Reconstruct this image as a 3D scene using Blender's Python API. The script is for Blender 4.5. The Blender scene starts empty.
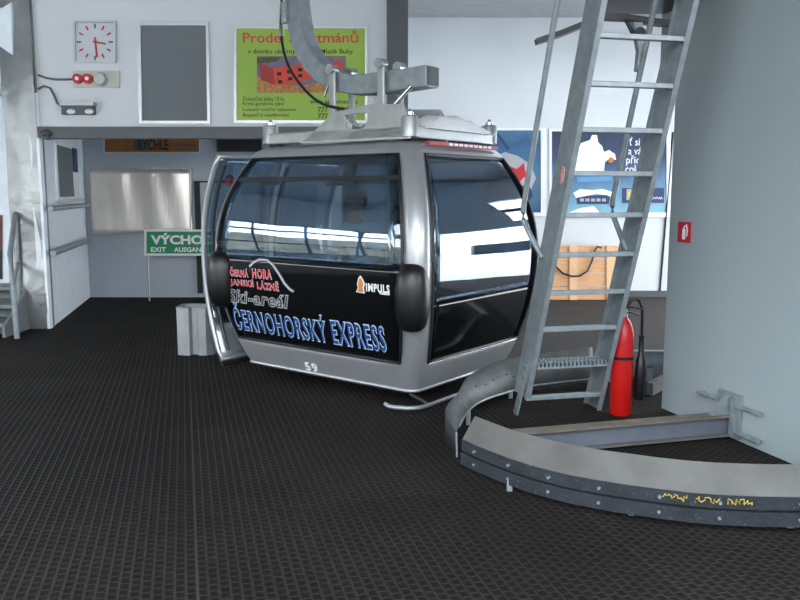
import bpy, bmesh, math, random
from mathutils import Vector, Matrix
random.seed(7)
PI = math.pi
sc = bpy.context.scene
COL = sc.collection
# ---------------------------------------------------------------- camera
F = 800.0
CAMZ = 1.6
PITCH = math.atan(108 / F)
cam_d = bpy.data.cameras.new('camera')
cam_d.sensor_width = 36.0
cam_d.lens = 36.0 * F / 800.0
cam_d.clip_start = 0.05
cam_d.clip_end = 500
cam = bpy.data.objects.new('camera', cam_d)
COL.objects.link(cam)
cam.location = (0, 0, CAMZ)
cam.rotation_euler = (PI / 2 - PITCH, 0, 0)
sc.camera = cam
CP, SP = math.cos(PITCH), math.sin(PITCH)


def ray(px, py):
    a, b = (px - 400) / F, (300 - py) / F
    return Vector((a, CP + b * SP, -SP + b * CP))


def G(px, py, z=0.0):
    r = ray(px, py)
    t = (z - CAMZ) / r.z
    return Vector((r.x * t, r.y * t, z))


def W(px, py, Y):
    r = ray(px, py)
    t = Y / r.y
    return Vector((r.x * t, Y, CAMZ + r.z * t))


def WP(px, py, p0, p1):
    """point of the upright plane through p0-p1 (plan) seen at a photo pixel"""
    r = ray(px, py)
    dx, dy = p1[0] - p0[0], p1[1] - p0[1]
    n = Vector((-dy, dx))
    t = (n.x * p0[0] + n.y * p0[1]) / (n.x * r.x + n.y * r.y)
    return Vector((r.x * t, r.y * t, CAMZ + r.z * t))


# ---------------------------------------------------------------- materials
def lin(c):
    def f(v):
        v /= 255.0
        return v / 12.92 if v <= 0.04045 else ((v + 0.055) / 1.055) ** 2.4
    return (f(c[0]), f(c[1]), f(c[2]), 1.0)


def pm(name, rgb, rough=0.5, metal=0.0, var=0.12, scale=6.0, bump=0.0, bscale=40.0, stretch=None, spec=None, detail=4.0):
    m = bpy.data.materials.new(name)
    m.use_nodes = True
    nt = m.node_tree
    b = nt.nodes['Principled BSDF']
    c = lin(rgb)
    tc = nt.nodes.new('ShaderNodeTexCoord')
    src = tc.outputs['Object']
    if stretch:
        mp = nt.nodes.new('ShaderNodeMapping')
        mp.inputs['Scale'].default_value = stretch
        nt.links.new(src, mp.inputs['Vector'])
        src = mp.outputs['Vector']
    n = nt.nodes.new('ShaderNodeTexNoise')
    n.inputs['Scale'].default_value = scale
    n.inputs['Detail'].default_value = detail
    nt.links.new(src, n.inputs['Vector'])
    r = nt.nodes.new('ShaderNodeValToRGB')
    r.color_ramp.elements[0].position = 0.3
    r.color_ramp.elements[1].position = 0.7
    r.color_ramp.elements[0].color = (c[0] * (1 - var), c[1] * (1 - var), c[2] * (1 - var), 1)
    r.color_ramp.elements[1].color = (min(1, c[0] * (1 + var)), min(1, c[1] * (1 + var)), min(1, c[2] * (1 + var)), 1)
    nt.links.new(n.outputs['Fac'], r.inputs['Fac'])
    nt.links.new(r.outputs['Color'], b.inputs['Base Color'])
    b.inputs['Roughness'].default_value = rough
    b.inputs['Metallic'].default_value = metal
    if spec is not None:
        b.inputs['Specular IOR Level'].default_value = spec
    if bump > 0:
        n2 = nt.nodes.new('ShaderNodeTexNoise')
        n2.inputs['Scale'].default_value = bscale
        n2.inputs['Detail'].default_value = 3
        nt.links.new(src, n2.inputs['Vector'])
        bp = nt.nodes.new('ShaderNodeBump')
        bp.inputs['Strength'].default_value = bump
        bp.inputs['Distance'].default_value = 0.02
        nt.links.new(n2.outputs['Fac'], bp.inputs['Height'])
        nt.links.new(bp.outputs['Normal'], b.inputs['Normal'])
    return m


M = {}
M['white_wall'] = pm('white painted panel', (213, 217, 219), 0.6, var=0.04, scale=1.2)
M['grey_wall'] = pm('grey and shaded panel', (172, 179, 187), 0.6, var=0.05, scale=1.5)
M['side_wall'] = pm('pale blue white panel', (234, 243, 249), 0.5, var=0.04)
M['ceiling'] = pm('ceiling sheet', (176, 176, 178), 0.7, var=0.08)
M['dark_steel'] = pm('dark grey painted steel', (74, 80, 84), 0.45, var=0.08)
M['column'] = pm('grey column paint', (150, 162, 165), 0.6, var=0.05, scale=1.6, stretch=(1, 1, 0.35))
M['concrete'] = pm('brown grey concrete', (44, 38, 33), 0.85, var=0.25, scale=2.5, bump=0.2, bscale=25)
M['galv'] = pm('galvanised steel', (140, 150, 154), 0.45, 0.35, var=0.16, scale=14, bump=0.05, bscale=60)
M['galv_dull'] = pm('weathered galvanised sheet', (92, 96, 96), 0.55, 0.25, var=0.22, scale=9, bump=0.06)
M['cover'] = pm('pale grey painted plate', (100, 99, 96), 0.55, 0.1, var=0.2, scale=4)
M['silver'] = pm('silver cabin paint', (172, 175, 178), 0.34, 0.6, var=0.03)
M['alu'] = pm('aluminium casting', (168, 172, 174), 0.4, 0.6, var=0.08, scale=10)
M['chrome'] = pm('bright bolt steel', (205, 208, 210), 0.2, 0.9, var=0.05)
M['sheet'] = pm('crumpled metal sheet', (142, 145, 145), 0.35, 0.6, var=0.08, bump=1.0, bscale=3.0)
M['mirror_sheet'] = pm('polished wavy sheet', (222, 214, 204), 0.3, 0.6, var=0.04, bump=0.5, bscale=1.8, stretch=(2.5, 1, 0.5))
M['black_rubber'] = pm('black rubber', (14, 14, 16), 0.36, var=0.15, scale=12)
M['black_gloss'] = pm('black gloss film', (9, 10, 13), 0.1, var=0.05, spec=0.6)
M['seal'] = pm('window seal', (18, 19, 21), 0.5)
M['dark_bar'] = pm('dark plastic bar', (40, 44, 48), 0.4)
M['red'] = pm('red enamel', (182, 18, 16), 0.35, var=0.06)
M['red_sign'] = pm('red print', (190, 36, 44), 0.5, var=0.04)
M['white'] = pm('white print', (232, 234, 236), 0.5, var=0.02)
M['grey_print'] = pm('grey print', (170, 172, 176), 0.5, var=0.03)
M['snow'] = pm('snow', (245, 247, 250), 0.8, var=0.03, bump=0.5, bscale=18)
M['orange'] = pm('orange print', (206, 128, 48), 0.5, var=0.06)
M['blue_print'] = pm('dark blue lettering', (22, 64, 130), 0.45, var=0.05)
M['pale_blue'] = pm('pale blue outline', (150, 196, 232), 0.45, var=0.03)
M['board_grey'] = pm('dark grey felt board', (112, 118, 121), 0.85, var=0.06, scale=60)
M['frame_alu'] = pm('aluminium poster frame', (196, 200, 202), 0.35, 0.5, var=0.04)
M['lime'] = pm('lime green print', (152, 186, 66), 0.5, var=0.05, scale=2)
M['wood'] = pm('pine boards', (214, 164, 118), 0.65, var=0.14, scale=5, stretch=(1, 1, 9))
M['wood_pale'] = pm('pale pine batten', (226, 182, 140), 0.65, var=0.1, scale=5, stretch=(8, 8, 1))
M['green'] = pm('exit sign green', (20, 132, 84), 0.5, var=0.04)
M['black_print'] = pm('black print', (22, 22, 24), 0.6)
M['dark_red_print'] = pm('dark red print', (206, 52, 62), 0.5)
M['building_red'] = pm('red building print', (212, 62, 38), 0.5, var=0.06)
M['building_side'] = pm('deep red building print', (160, 40, 30), 0.5, var=0.06)
M['sky_print'] = pm('grey sky print', (120, 110, 128), 0.6, var=0.2, scale=20)
M['ground_print'] = pm('straw ground print', (176, 128, 72), 0.6, var=0.35, scale=30)
M['tree_print'] = pm('tree print', (84, 84, 60), 0.6, var=0.4, scale=40)
M['navy'] = pm('navy print', (34, 54, 96), 0.5, var=0.08)
M['sky_blue'] = pm('light blue print', (92, 150, 196), 0.5, var=0.15, scale=3)
M['mid_blue'] = pm('mid blue print', (40, 104, 160), 0.5, var=0.25, scale=4)
M['yellow'] = pm('yellow print', (222, 200, 80), 0.5)
M['bank'] = pm('dry grass bank', (104, 98, 82), 0.9, var=0.55, scale=1.4, detail=8)
M['orange_shaded'] = pm('shaded orange print', (150, 90, 38), 0.6, var=0.15, scale=12)  # the sign's shade is put into this darker orange
M['maroon'] = pm('maroon board', (92, 20, 24), 0.5)
M['dial'] = pm('clock dial', (198, 204, 208), 0.4, var=0.02)
M['strip_red'] = pm('red strip', (168, 40, 46), 0.5)
M['skin'] = pm('skin', (196, 150, 126), 0.55, var=0.06)
M['hair'] = pm('dark hair', (34, 28, 26), 0.6, var=0.2)
M['jacket'] = pm('pale grey jacket cloth', (196, 200, 204), 0.8, var=0.08, bump=0.3)
M['trousers'] = pm('dark trousers cloth', (44, 48, 60), 0.85, var=0.1)
M['bench'] = pm('dark blue bench vinyl', (40, 44, 58), 0.5, var=0.1)
M['interior'] = pm('grey cabin lining', (96, 102, 110), 0.6)
M['cable'] = pm('black cable', (24, 24, 26), 0.5)
M['grey_cable'] = pm('grey cable sheath', (84, 94, 98), 0.5)
M['beige'] = pm('beige back plate', (196, 194, 184), 0.6, var=0.04)
M['steel_blue'] = pm('blue grey painted beam', (108, 114, 124), 0.45, 0.3, var=0.1, scale=9)
M['rust_top'] = pm('dusty beam flange', (116, 108, 97), 0.7, 0.2, var=0.25, scale=10)
M['gold_ink'] = pm('yellow marker ink', (206, 178, 60), 0.6, var=0.2, scale=60)
M['stair'] = pm('grey stair steel', (120, 128, 128), 0.6, 0.3, var=0.1)


def belt_mat():
    m = pm('speckled dark belt', (40, 44, 50), 0.5, var=0.25, scale=10, bump=0.1)
    nt = m.node_tree
    b = nt.nodes['Principled BSDF']
    base = b.inputs['Base Color'].links[0].from_socket
    tc = nt.nodes.new('ShaderNodeTexCoord')
    v = nt.nodes.new('ShaderNodeTexNoise')
    v.inputs['Scale'].default_value = 90
    v.inputs['Detail'].default_value = 2
    nt.links.new(tc.outputs['Object'], v.inputs['Vector'])
    r = nt.nodes.new('ShaderNodeValToRGB')
    r.color_ramp.elements[0].position = 0.64
    r.color_ramp.elements[1].position = 0.76
    nt.links.new(v.outputs['Fac'], r.inputs['Fac'])
    mx = nt.nodes.new('ShaderNodeMix')
    mx.data_type = 'RGBA'
    nt.links.new(r.outputs['Color'], mx.inputs[0])
    nt.links.new(base, mx.inputs[6])
    mx.inputs[7].default_value = lin((96, 112, 120))
    nt.links.new(mx.outputs[2], b.inputs['Base Color'])
    return m


M['belt'] = belt_mat()


def mat_floor():
    """black rubber ring matting: staggered holes, mats about a metre wide"""
    m = bpy.data.materials.new('rubber ring matting')
    m.use_nodes = True
    nt = m.node_tree
    b = nt.nodes['Principled BSDF']
    tc = nt.nodes.new('ShaderNodeTexCoord')
    mp = nt.nodes.new('ShaderNodeMapping')
    mp.inputs['Rotation'].default_value = (0, 0, -math.radians(105))
    nt.links.new(tc.outputs['Object'], mp.inputs['Vector'])
    br = nt.nodes.new('ShaderNodeTexBrick')
    br.inputs['Scale'].default_value = 1.0
    br.inputs['Brick Width'].default_value = 0.052
    br.inputs['Row Height'].default_value = 0.044
    br.inputs['Mortar Size'].default_value = 0.0125
    br.inputs['Mortar Smooth'].default_value = 1.0
    br.inputs['Color1'].default_value = lin((24, 23, 22))
    br.inputs['Color2'].default_value = lin((28, 27, 26))
    br.inputs['Mortar'].default_value = lin((50, 46, 43))
    nt.links.new(mp.outputs['Vector'], br.inputs['Vector'])
    big = nt.nodes.new('ShaderNodeTexBrick')
    mp2 = nt.nodes.new('ShaderNodeMapping')
    mp2.inputs['Location'].default_value = (-1.0, 0.0, 0)
    nt.links.new(mp.outputs['Vector'], mp2.inputs['Vector'])
    nt.links.new(mp2.outputs['Vector'], big.inputs['Vector'])
    big.offset = 0.0
    big.inputs['Scale'].default_value = 1.0
    big.inputs['Brick Width'].default_value = 1.47
    big.inputs['Row Height'].default_value = 1.9
    big.inputs['Mortar Size'].default_value = 0.007
    big.inputs['Color1'].default_value = (0.9, 0.9, 0.9, 1)
    big.inputs['Color2'].default_value = (1.1, 1.08, 1.06, 1)
    big.inputs['Mortar'].default_value = (1.5, 1.5, 1.5, 1)
    mx = nt.nodes.new('ShaderNodeMix')
    mx.data_type = 'RGBA'
    mx.blend_type = 'MULTIPLY'
    mx.inputs[0].default_value = 1.0
    nt.links.new(br.outputs['Color'], mx.inputs[6])
    nt.links.new(big.outputs['Color'], mx.inputs[7])
    dn = nt.nodes.new('ShaderNodeTexNoise')
    dn.inputs['Scale'].default_value = 1.1
    dn.inputs['Detail'].default_value = 5
    nt.links.new(tc.outputs['Object'], dn.inputs['Vector'])
    dr = nt.nodes.new('ShaderNodeValToRGB')
    dr.color_ramp.elements[0].position = 0.35
    dr.color_ramp.elements[0].color = (0.8, 0.8, 0.82, 1)
    dr.color_ramp.elements[1].position = 0.7
    dr.color_ramp.elements[1].color = (1.15, 1.12, 1.1, 1)
    nt.links.new(dn.outputs['Fac'], dr.inputs['Fac'])
    mx2 = nt.nodes.new('ShaderNodeMix')
    mx2.data_type = 'RGBA'
    mx2.blend_type = 'MULTIPLY'
    mx2.inputs[0].default_value = 1.0
    nt.links.new(mx.outputs[2], mx2.inputs[6])
    nt.links.new(dr.outputs['Color'], mx2.inputs[7])
    nt.links.new(mx2.outputs[2], b.inputs['Base Color'])
    b.inputs['Roughness'].default_value = 0.8
    b.inputs['Specular IOR Level'].default_value = 0.1
    bp = nt.nodes.new('ShaderNodeBump')
    bp.inputs['Strength'].default_value = 0.6
    bp.inputs['Distance'].default_value = 0.012
    nt.links.new(br.outputs['Fac'], bp.inputs['Height'])
    nt.links.new(bp.outputs['Normal'], b.inputs['Normal'])
    return m


M['mat'] = mat_floor()


def glass_mat(name, tint, refl=0.0, rough=0.01, ior=1.55):
    m = bpy.data.materials.new(name)
    m.use_nodes = True
    nt = m.node_tree
    for n in list(nt.nodes):
        nt.nodes.remove(n)
    out = nt.nodes.new('ShaderNodeOutputMaterial')
    tr = nt.nodes.new('ShaderNodeBsdfTransparent')
    tr.inputs['Color'].default_value = tint
    gl = nt.nodes.new('ShaderNodeBsdfGlossy')
    gl.inputs['Roughness'].default_value = rough
    gl.inputs['Color'].default_value = (0.9, 0.96, 1, 1)
    lwt = nt.nodes.new('ShaderNodeLayerWeight')
    lwt.inputs['Blend'].default_value = 0.5
    fr = nt.nodes.new('ShaderNodeMath')
    fr.operation = 'POWER'
    fr.inputs[1].default_value = 4.0
    nt.links.new(lwt.outputs['Facing'], fr.inputs[0])
    ad = nt.nodes.new('ShaderNodeMath')
    ad.operation = 'ADD'
    ad.use_clamp = True
    ad.inputs[1].default_value = refl
    nt.links.new(fr.outputs['Value'], ad.inputs[0])
    mx = nt.nodes.new('ShaderNodeMixShader')
    nt.links.new(ad.outputs['Value'], mx.inputs['Fac'])
    nt.links.new(tr.outputs['BSDF'], mx.inputs[1])
    nt.links.new(gl.outputs['BSDF'], mx.inputs[2])
    # faint waviness of the pane
    tc = nt.nodes.new('ShaderNodeTexCoord')
    nz = nt.nodes.new('ShaderNodeTexNoise')
    nz.inputs['Scale'].default_value = 2.2
    nz.inputs['Detail'].default_value = 1
    nt.links.new(tc.outputs['Object'], nz.inputs['Vector'])
    bp = nt.nodes.new('ShaderNodeBump')
    bp.inputs['Strength'].default_value = 0.1
    bp.inputs['Distance'].default_value = 0.02
    nt.links.new(nz.outputs['Fac'], bp.inputs['Height'])
    nt.links.new(bp.outputs['Normal'], gl.inputs['Normal'])
    nt.links.new(mx.outputs['Shader'], out.inputs['Surface'])
    return m


M['glass'] = glass_mat('tinted cabin glass', (0.55, 0.66, 0.74, 1), 0.1)
M['glass_dark'] = glass_mat('darker tinted glass', (0.4, 0.46, 0.53, 1), 0.1)
M['clear'] = glass_mat('clear plastic cover', (0.93, 0.95, 0.95, 1), 0.03)


def poster_mat(name, stops, z0, z1):
    """printed artwork: bands of blue over the poster's height"""
    m = pm(name, (90, 140, 190), 0.4, var=0.1, scale=4)
    nt = m.node_tree
    b = nt.nodes['Principled BSDF']
    tc = nt.nodes.new('ShaderNodeTexCoord')
    sx = nt.nodes.new('ShaderNodeSeparateXYZ')
    nt.links.new(tc.outputs['Object'], sx.inputs['Vector'])
    mr = nt.nodes.new('ShaderNodeMapRange')
    mr.inputs['From Min'].default_value = z0
    mr.inputs['From Max'].default_value = z1
    nt.links.new(sx.outputs['Z'], mr.inputs['Value'])
    nz = nt.nodes.new('ShaderNodeTexNoise')
    nz.inputs['Scale'].default_value = 3.5
    nt.links.new(tc.outputs['Object'], nz.inputs['Vector'])
    ma = nt.nodes.new('ShaderNodeMath')
    ma.operation = 'MULTIPLY_ADD'
    ma.inputs[1].default_value = 0.3
    nt.links.new(nz.outputs['Fac'], ma.inputs[0])
    sb = nt.nodes.new('ShaderNodeMath')
    sb.operation = 'SUBTRACT'
    sb.inputs[1].default_value = 0.15
    nt.links.new(mr.outputs['Result'], sb.inputs[0])
    nt.links.new(sb.outputs['Value'], ma.inputs[2])
    r = nt.nodes.new('ShaderNodeValToRGB')
    e = r.color_ramp.elements
    while len(e) < len(stops):
        e.new(0.5)
    for k, (p, c) in enumerate(stops):
        e[k].position = p
        e[k].color = lin(c)
    nt.links.new(ma.outputs['Value'], r.inputs['Fac'])
    nt.links.new(r.outputs['Color'], b.inputs['Base Color'])
    return m


# ---------------------------------------------------------------- mesh helpers
class MB:
    def __init__(self):
        self.bm = bmesh.new()

    def face(self, pts):
        vs = [self.bm.verts.new(p) for p in pts]
        return self.bm.faces.new(vs)

    def hexa(self, p8):
        v = [self.bm.verts.new(p) for p in p8]
        for q in ((0, 3, 2, 1), (4, 5, 6, 7), (0, 1, 5, 4), (1, 2, 6, 5), (2, 3, 7, 6), (3, 0, 4, 7)):
            self.bm.faces.new([v[i] for i in q])
        return self

    def obox(self, c, ax, ay, az):
        """box with centre c and three half-extent vectors"""
        c, ax, ay, az = Vector(c), Vector(ax), Vector(ay), Vector(az)
        return self.hexa([c - ax - ay - az, c + ax - ay - az, c + ax + ay - az, c - ax + ay - az,
                          c - ax - ay + az, c + ax - ay + az, c + ax + ay + az, c - ax + ay + az])

    def box(self, x0, x1, y0, y1, z0, z1):
        return self.obox(((x0 + x1) / 2, (y0 + y1) / 2, (z0 + z1) / 2), ((x1 - x0) / 2, 0, 0), (0, (y1 - y0) / 2, 0), (0, 0, (z1 - z0) / 2))

    def prism(self, pts, d):
        """closed outline pts pushed by vector d"""
        d = Vector(d)
        a = [self.bm.verts.new(Vector(p)) for p in pts]
        b = [self.bm.verts.new(Vector(p) + d) for p in pts]
        n = len(a)
        self.bm.faces.new(a)
        self.bm.faces.new(b[::-1])
        for i in range(n):
            self.bm.faces.new([a[i], b[i], b[(i + 1) % n], a[(i + 1) % n]])
        return self

    def ring_prism(self, outer, inner, d):
        d = Vector(d)
        n = len(outer)
        o = [self.bm.verts.new(Vector(p)) for p in outer]
        i_ = [self.bm.verts.new(Vector(p)) for p in inner]
        o2 = [self.bm.verts.new(Vector(p) + d) for p in outer]
        i2 = [self.bm.verts.new(Vector(p) + d) for p in inner]
        for k in range(n):
            j = (k + 1) % n
            self.bm.faces.new([o[k], o[j], i_[j], i_[k]])
            self.bm.faces.new([o2[k], i2[k], i2[j], o2[j]])
            self.bm.faces.new([o[k], o2[k], o2[j], o[j]])
            self.bm.faces.new([i_[k], i_[j], i2[j], i2[k]])
        return self

    def sweep(self, path, prof, up=(0, 0, 1), closed=False, caps=True):
        """profile list of (side, up) pairs carried along a path"""
        path = [Vector(p) for p in path]
        up = Vector(up)
        rings = []
        n = len(path)
        for i, p in enumerate(path):
            if closed:
                t = path[(i + 1) % n] - path[i - 1]
            else:
                t = path[min(i + 1, n - 1)] - path[max(i - 1, 0)]
            t.normalize()
            s = t.cross(up)
            if s.length < 1e-4:
                s = t.cross(Vector((0, 1, 0)))
            s.normalize()
            w = s.cross(t).normalized()
            rings.append([self.bm.verts.new(p + s * a + w * b) for a, b in prof])
        m = len(prof)
        for i in range(n if closed else n - 1):
            r0, r1 = rings[i], rings[(i + 1) % n]
            for k in range(m):
                self.bm.faces.new([r0[k], r0[(k + 1) % m], r1[(k + 1) % m], r1[k]])
        if caps and not closed:
            self.bm.faces.new(rings[0][::-1])
            self.bm.faces.new(rings[-1])
        return self

    def tube(self, path, r, seg=10, closed=False, up=(0.013, 0.021, 1)):
        prof = [(r * math.cos(2 * PI * k / seg), r * math.sin(2 * PI * k / seg)) for k in range(seg)]
        return self.sweep(path, prof, up, closed)

    def cyl(self, a, b, r, seg=16, r2=None):
        a, b = Vector(a), Vector(b)
        t = (b - a).normalized()
        h = Vector((1, 0, 0)) if abs(t.x) < 0.8 else Vector((0, 1, 0))
        s = t.cross(h).normalized()
        w = t.cross(s)
        r2 = r if r2 is None else r2
        A = [self.bm.verts.new(a + (s * math.cos(2 * PI * k / seg) + w * math.sin(2 * PI * k / seg)) * r) for k in range(seg)]
        B = [self.bm.verts.new(b + (s * math.cos(2 * PI * k / seg) + w * math.sin(2 * PI * k / seg)) * r2) for k in range(seg)]
        self.bm.faces.new(A[::-1])
        self.bm.faces.new(B)
        for k in range(seg):
            j = (k + 1) % seg
            self.bm.faces.new([A[k], A[j], B[j], B[k]])
        return self

    def lathe(self, c, prof, seg=24):
        c = Vector(c)
        rows = []
        for r, z in prof:
            rows.append([self.bm.verts.new(c + Vector((r * math.cos(2 * PI * k / seg), r * math.sin(2 * PI * k / seg), z))) for k in range(seg)])
        for i in range(len(rows) - 1):
            for k in range(seg):
                j = (k + 1) % seg
                self.bm.faces.new([rows[i][k], rows[i][j], rows[i + 1][j], rows[i + 1][k]])
        self.bm.faces.new(rows[0][::-1])
        self.bm.faces.new(rows[-1])
        return self

    def ball(self, c, r, sub=3, sq=None):
        mat = Matrix.Translation(Vector(c)) @ Matrix.Diagonal(Vector((r[0], r[1], r[2], 1)) if not isinstance(r, (int, float)) else Vector((r, r, r, 1)))
        res = bmesh.ops.create_icosphere(self.bm, subdivisions=sub, radius=1.0, matrix=mat)
        return self

    def grid(self, rows):
        vs = [[self.bm.verts.new(p) for p in r] for r in rows]
        for i in range(len(vs) - 1):
            for k in range(len(vs[i]) - 1):
                self.bm.faces.new([vs[i][k], vs[i][k + 1], vs[i + 1][k + 1], vs[i + 1][k]])
        return self

    def build(self, name, mat, parent=None, smooth=None, bevel=0, recalc=True, solid=0, loc=None):
        bm = self.bm
        if recalc:
            bmesh.ops.recalc_face_normals(bm, faces=bm.faces)
        if smooth is not None:
            for f in bm.faces:
                f.smooth = True
        me = bpy.data.meshes.new(name)
        off = parent.get('_off') if parent is not None else None
        bm.to_mesh(me)
        bm.free()
        if smooth is not None:
            me.set_sharp_from_angle(angle=math.radians(smooth))
        o = bpy.data.objects.new(name, me)
        COL.objects.link(o)
        me.materials.append(mat)
        if parent is not None:
            o.parent = parent
            if parent.name in OFF:
                o.matrix_parent_inverse = Matrix.Translation(-OFF[parent.name])
        if bevel:
            b = o.modifiers.new('bevel', 'BEVEL')
            b.width = bevel
            b.segments = 2
            b.limit_method = 'ANGLE'
        if solid:
            s = o.modifiers.new('solid', 'SOLIDIFY')
            s.thickness = solid
            s.offset = -1
        return o


OFF = {}


def tag(o, label=None, cat=None, group=None, kind=None):
    if label:
        o['label'] = label
    if cat:
        o['category'] = cat
    if group:
        o['group'] = group
    if kind:
        o['kind'] = kind
    return o


def thing(name, label, cat, loc=(0, 0, 0), group=None):
    """an Empty at the thing's base; its parts are given in world coordinates"""
    o = bpy.data.objects.new(name, None)
    o.empty_display_size = 0.1
    COL.objects.link(o)
    o.location = loc
    OFF[o.name] = Vector(loc)
    return tag(o, label, cat, group)


def struct(o):
    o['kind'] = 'structure'
    return o


SPACE = [1.0]


def text_bm(s, bold=0.0, shear=0.0):
    cu = bpy.data.curves.new('t', 'FONT')
    cu.body = s
    cu.size = 1.0
    cu.offset = bold
    cu.shear = shear
    cu.space_character = SPACE[0]
    cu.resolution_u = 3
    cu.fill_mode = 'FRONT'
    ob = bpy.data.objects.new('t', cu)
    COL.objects.link(ob)
    dg = bpy.context.evaluated_depsgraph_get()
    me = bpy.data.meshes.new_from_object(ob.evaluated_get(dg))
    bm = bmesh.new()
    bm.from_mesh(me)
    bpy.data.objects.remove(ob)
    bpy.data.curves.remove(cu)
    bpy.data.meshes.remove(me)
    return bm


def flat_text(name, s, x0, x1, z0, z1, fn, mat, parent, bold=0.0, shear=0.0, sub=0.0, thick=0.0, ref=None):
    """lettering stretched to a rectangle and laid on a surface by fn(x, z)"""
    bm = text_bm(s, bold, shear)
    xs = [v.co.x for v in bm.verts]
    ys = [v.co.y for v in bm.verts]
    if ref is None:
        ref = (min(xs), max(xs), min(ys), max(ys))
    kx = (x1 - x0) / (ref[1] - ref[0])
    kz = (z1 - z0) / (ref[3] - ref[2])
    for v in bm.verts:
        v.co = Vector((x0 + (v.co.x - ref[0]) * kx, z0 + (v.co.y - ref[2]) * kz, 0))
    if sub:
        bmesh.ops.triangulate(bm, faces=bm.faces)
        for _ in range(4):
            long = [e for e in bm.edges if e.calc_length() > sub]
            if not long:
                break
            bmesh.ops.subdivide_edges(bm, edges=long, cuts=1)
            bmesh.ops.triangulate(bm, faces=bm.faces)
    for v in bm.verts:
        v.co = fn(v.co.x, v.co.y)
    mb = MB()
    mb.bm.free()
    mb.bm = bm
    o = mb.build(name, mat, parent, recalc=False)
    return o, ref


def word_spans(s, bold, shear):
    """left and right of every word when the whole line is set at once"""
    out = []
    ws = s.split(' ')

    def bounds(q):
        b_ = text_bm(q, bold, shear)
        xs = [v.co.x for v in b_.verts]
        ys = [v.co.y for v in b_.verts]
        b_.free()
        return min(xs), max(xs), min(ys), max(ys)
    full = bounds(s)
    for i, w_ in enumerate(ws):
        pre = bounds(' '.join(ws[:i + 1]))
        own = bounds(w_)
        shift = pre[1] - own[1]
        out.append((w_, shift, own))
    return full, out


def onY(Y):
    return lambda x, z: Vector((x, Y, z))


def px_rect(x0, y0, x1, y1, Y):
    a, b = W(x0, y1, Y), W(x1, y0, Y)
    return a.x, b.x, a.z, b.z


def plate(pts, Y, th, mat, name, parent=None):
    """flat piece on the plane at Y, outlined by photo points, th thick towards the room"""
    mb = MB()
    mb.prism([W(x, y, Y) for x, y in pts], (0, -th, 0))
    return mb.build(name, mat, parent)


def rectp(x0, y0, x1, y1):
    return [(x0, y0), (x1, y0), (x1, y1), (x0, y1)]


def wtext(name, s, r, Y, mat, parent, bold=0.0, shear=0.0, vref=None):
    x0, x1, z0, z1 = px_rect(*r, Y)
    full, spans = word_spans(s, bold, shear)
    if vref:
        full = (full[0], full[1], vref[0], vref[1])
    for w_, sh, own in spans:
        ref = (full[0] - sh, full[1] - sh, full[2], full[3])
        o_ = flat_text(name, w_, x0, x1, z0, z1, onY(Y), mat, parent, bold, shear, ref=ref)[0]
    return o_


def circ(cx, cy, r, n=20, ry=None):
    ry = ry or r
    return [(cx + r * math.cos(2 * PI * k / n), cy + ry * math.sin(2 * PI * k / n)) for k in range(n)]


# ---------------------------------------------------------------- the hall
CEIL = 4.14
YB, YF = 12.2, 9.4          # back wall, front of the upper storey
XL, XR, YR = -6.6, 5.6, -4.5
SW0, SW1 = (-4.135, 9.36), (-4.76, 12.2)


def wall_with_holes(name, u0, u1, z0, z1, holes, fn, mat, th):
    """rectangular wall cut by rectangular openings (u0,u1,z0,z1)"""
    us = sorted({u0, u1} | {h[0] for h in holes} | {h[1] for h in holes})
    zs = sorted({z0, z1} | {h[2] for h in holes} | {h[3] for h in holes})
    mb = MB()
    for a, b in zip(us[:-1], us[1:]):
        for c, d in zip(zs[:-1], zs[1:]):
            um, zm = (a + b) / 2, (c + d) / 2
            if any(h[0] < um < h[1] and h[2] < zm < h[3] for h in holes):
                continue
            x0, y0 = fn(a, 0)
            x1, y1 = fn(b, th)
            mb.box(min(x0, x1), max(x0, x1), min(y0, y1), max(y0, y1), c, d)
    return struct(mb.build(name, mat))


mb = MB()
mb.box(XL - 0.2, XR + 0.2, YR - 0.2, YB + 0.2, -0.12, 0.0)
struct(mb.build('floor', M['mat']))
mb = MB()
mb.prism([(0.55, 7.25, 0.0), (XR, 7.25, 0.0), (XR, YB, 0.0), (0.1, YB, 0.0)], (0, 0, 0.006))
struct(mb.build('floor_concrete', M['concrete']))
# ceiling with a glazed roof light over the platform in front of the cabin
SKY = (-4.6, 3.6, -3.4, 0.6)
mb = MB()
SKY_ADDED = (0.6, 4.8, 9.75, 10.45)  # unseen roof opening, added to brighten the back wall
for x0, x1, y0, y1 in ((XL - 0.2, SKY[0], YR - 0.2, 5.0), (SKY[1], XR + 0.2, YR - 0.2, 5.0), (SKY[0], SKY[1], YR - 0.2, SKY[2]), (SKY[0], SKY[1], SKY[3], 5.0),
                       (XL - 0.2, SKY_ADDED[0], 5.0, YB + 0.2), (SKY_ADDED[1], XR + 0.2, 5.0, YB + 0.2), (SKY_ADDED[0], SKY_ADDED[1], 5.0, SKY_ADDED[2]), (SKY_ADDED[0], SKY_ADDED[1], SKY_ADDED[3], YB + 0.2)):
    mb.box(x0, x1, y0, y1, CEIL, CEIL + 0.15)
for k in range(1, 6):
    x = SKY[0] + (SKY[1] - SKY[0]) * k / 6
    mb.box(x - 0.03, x + 0.03, SKY[2], SKY[3], CEIL + 0.02, CEIL + 0.12)
struct(mb.build('ceiling', M['ceiling']))
struct(MB().box(XL - 0.2, XR + 0.2, YB, YB + 0.2, 0, CEIL).build('wall_back', M['white_wall']))
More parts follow.
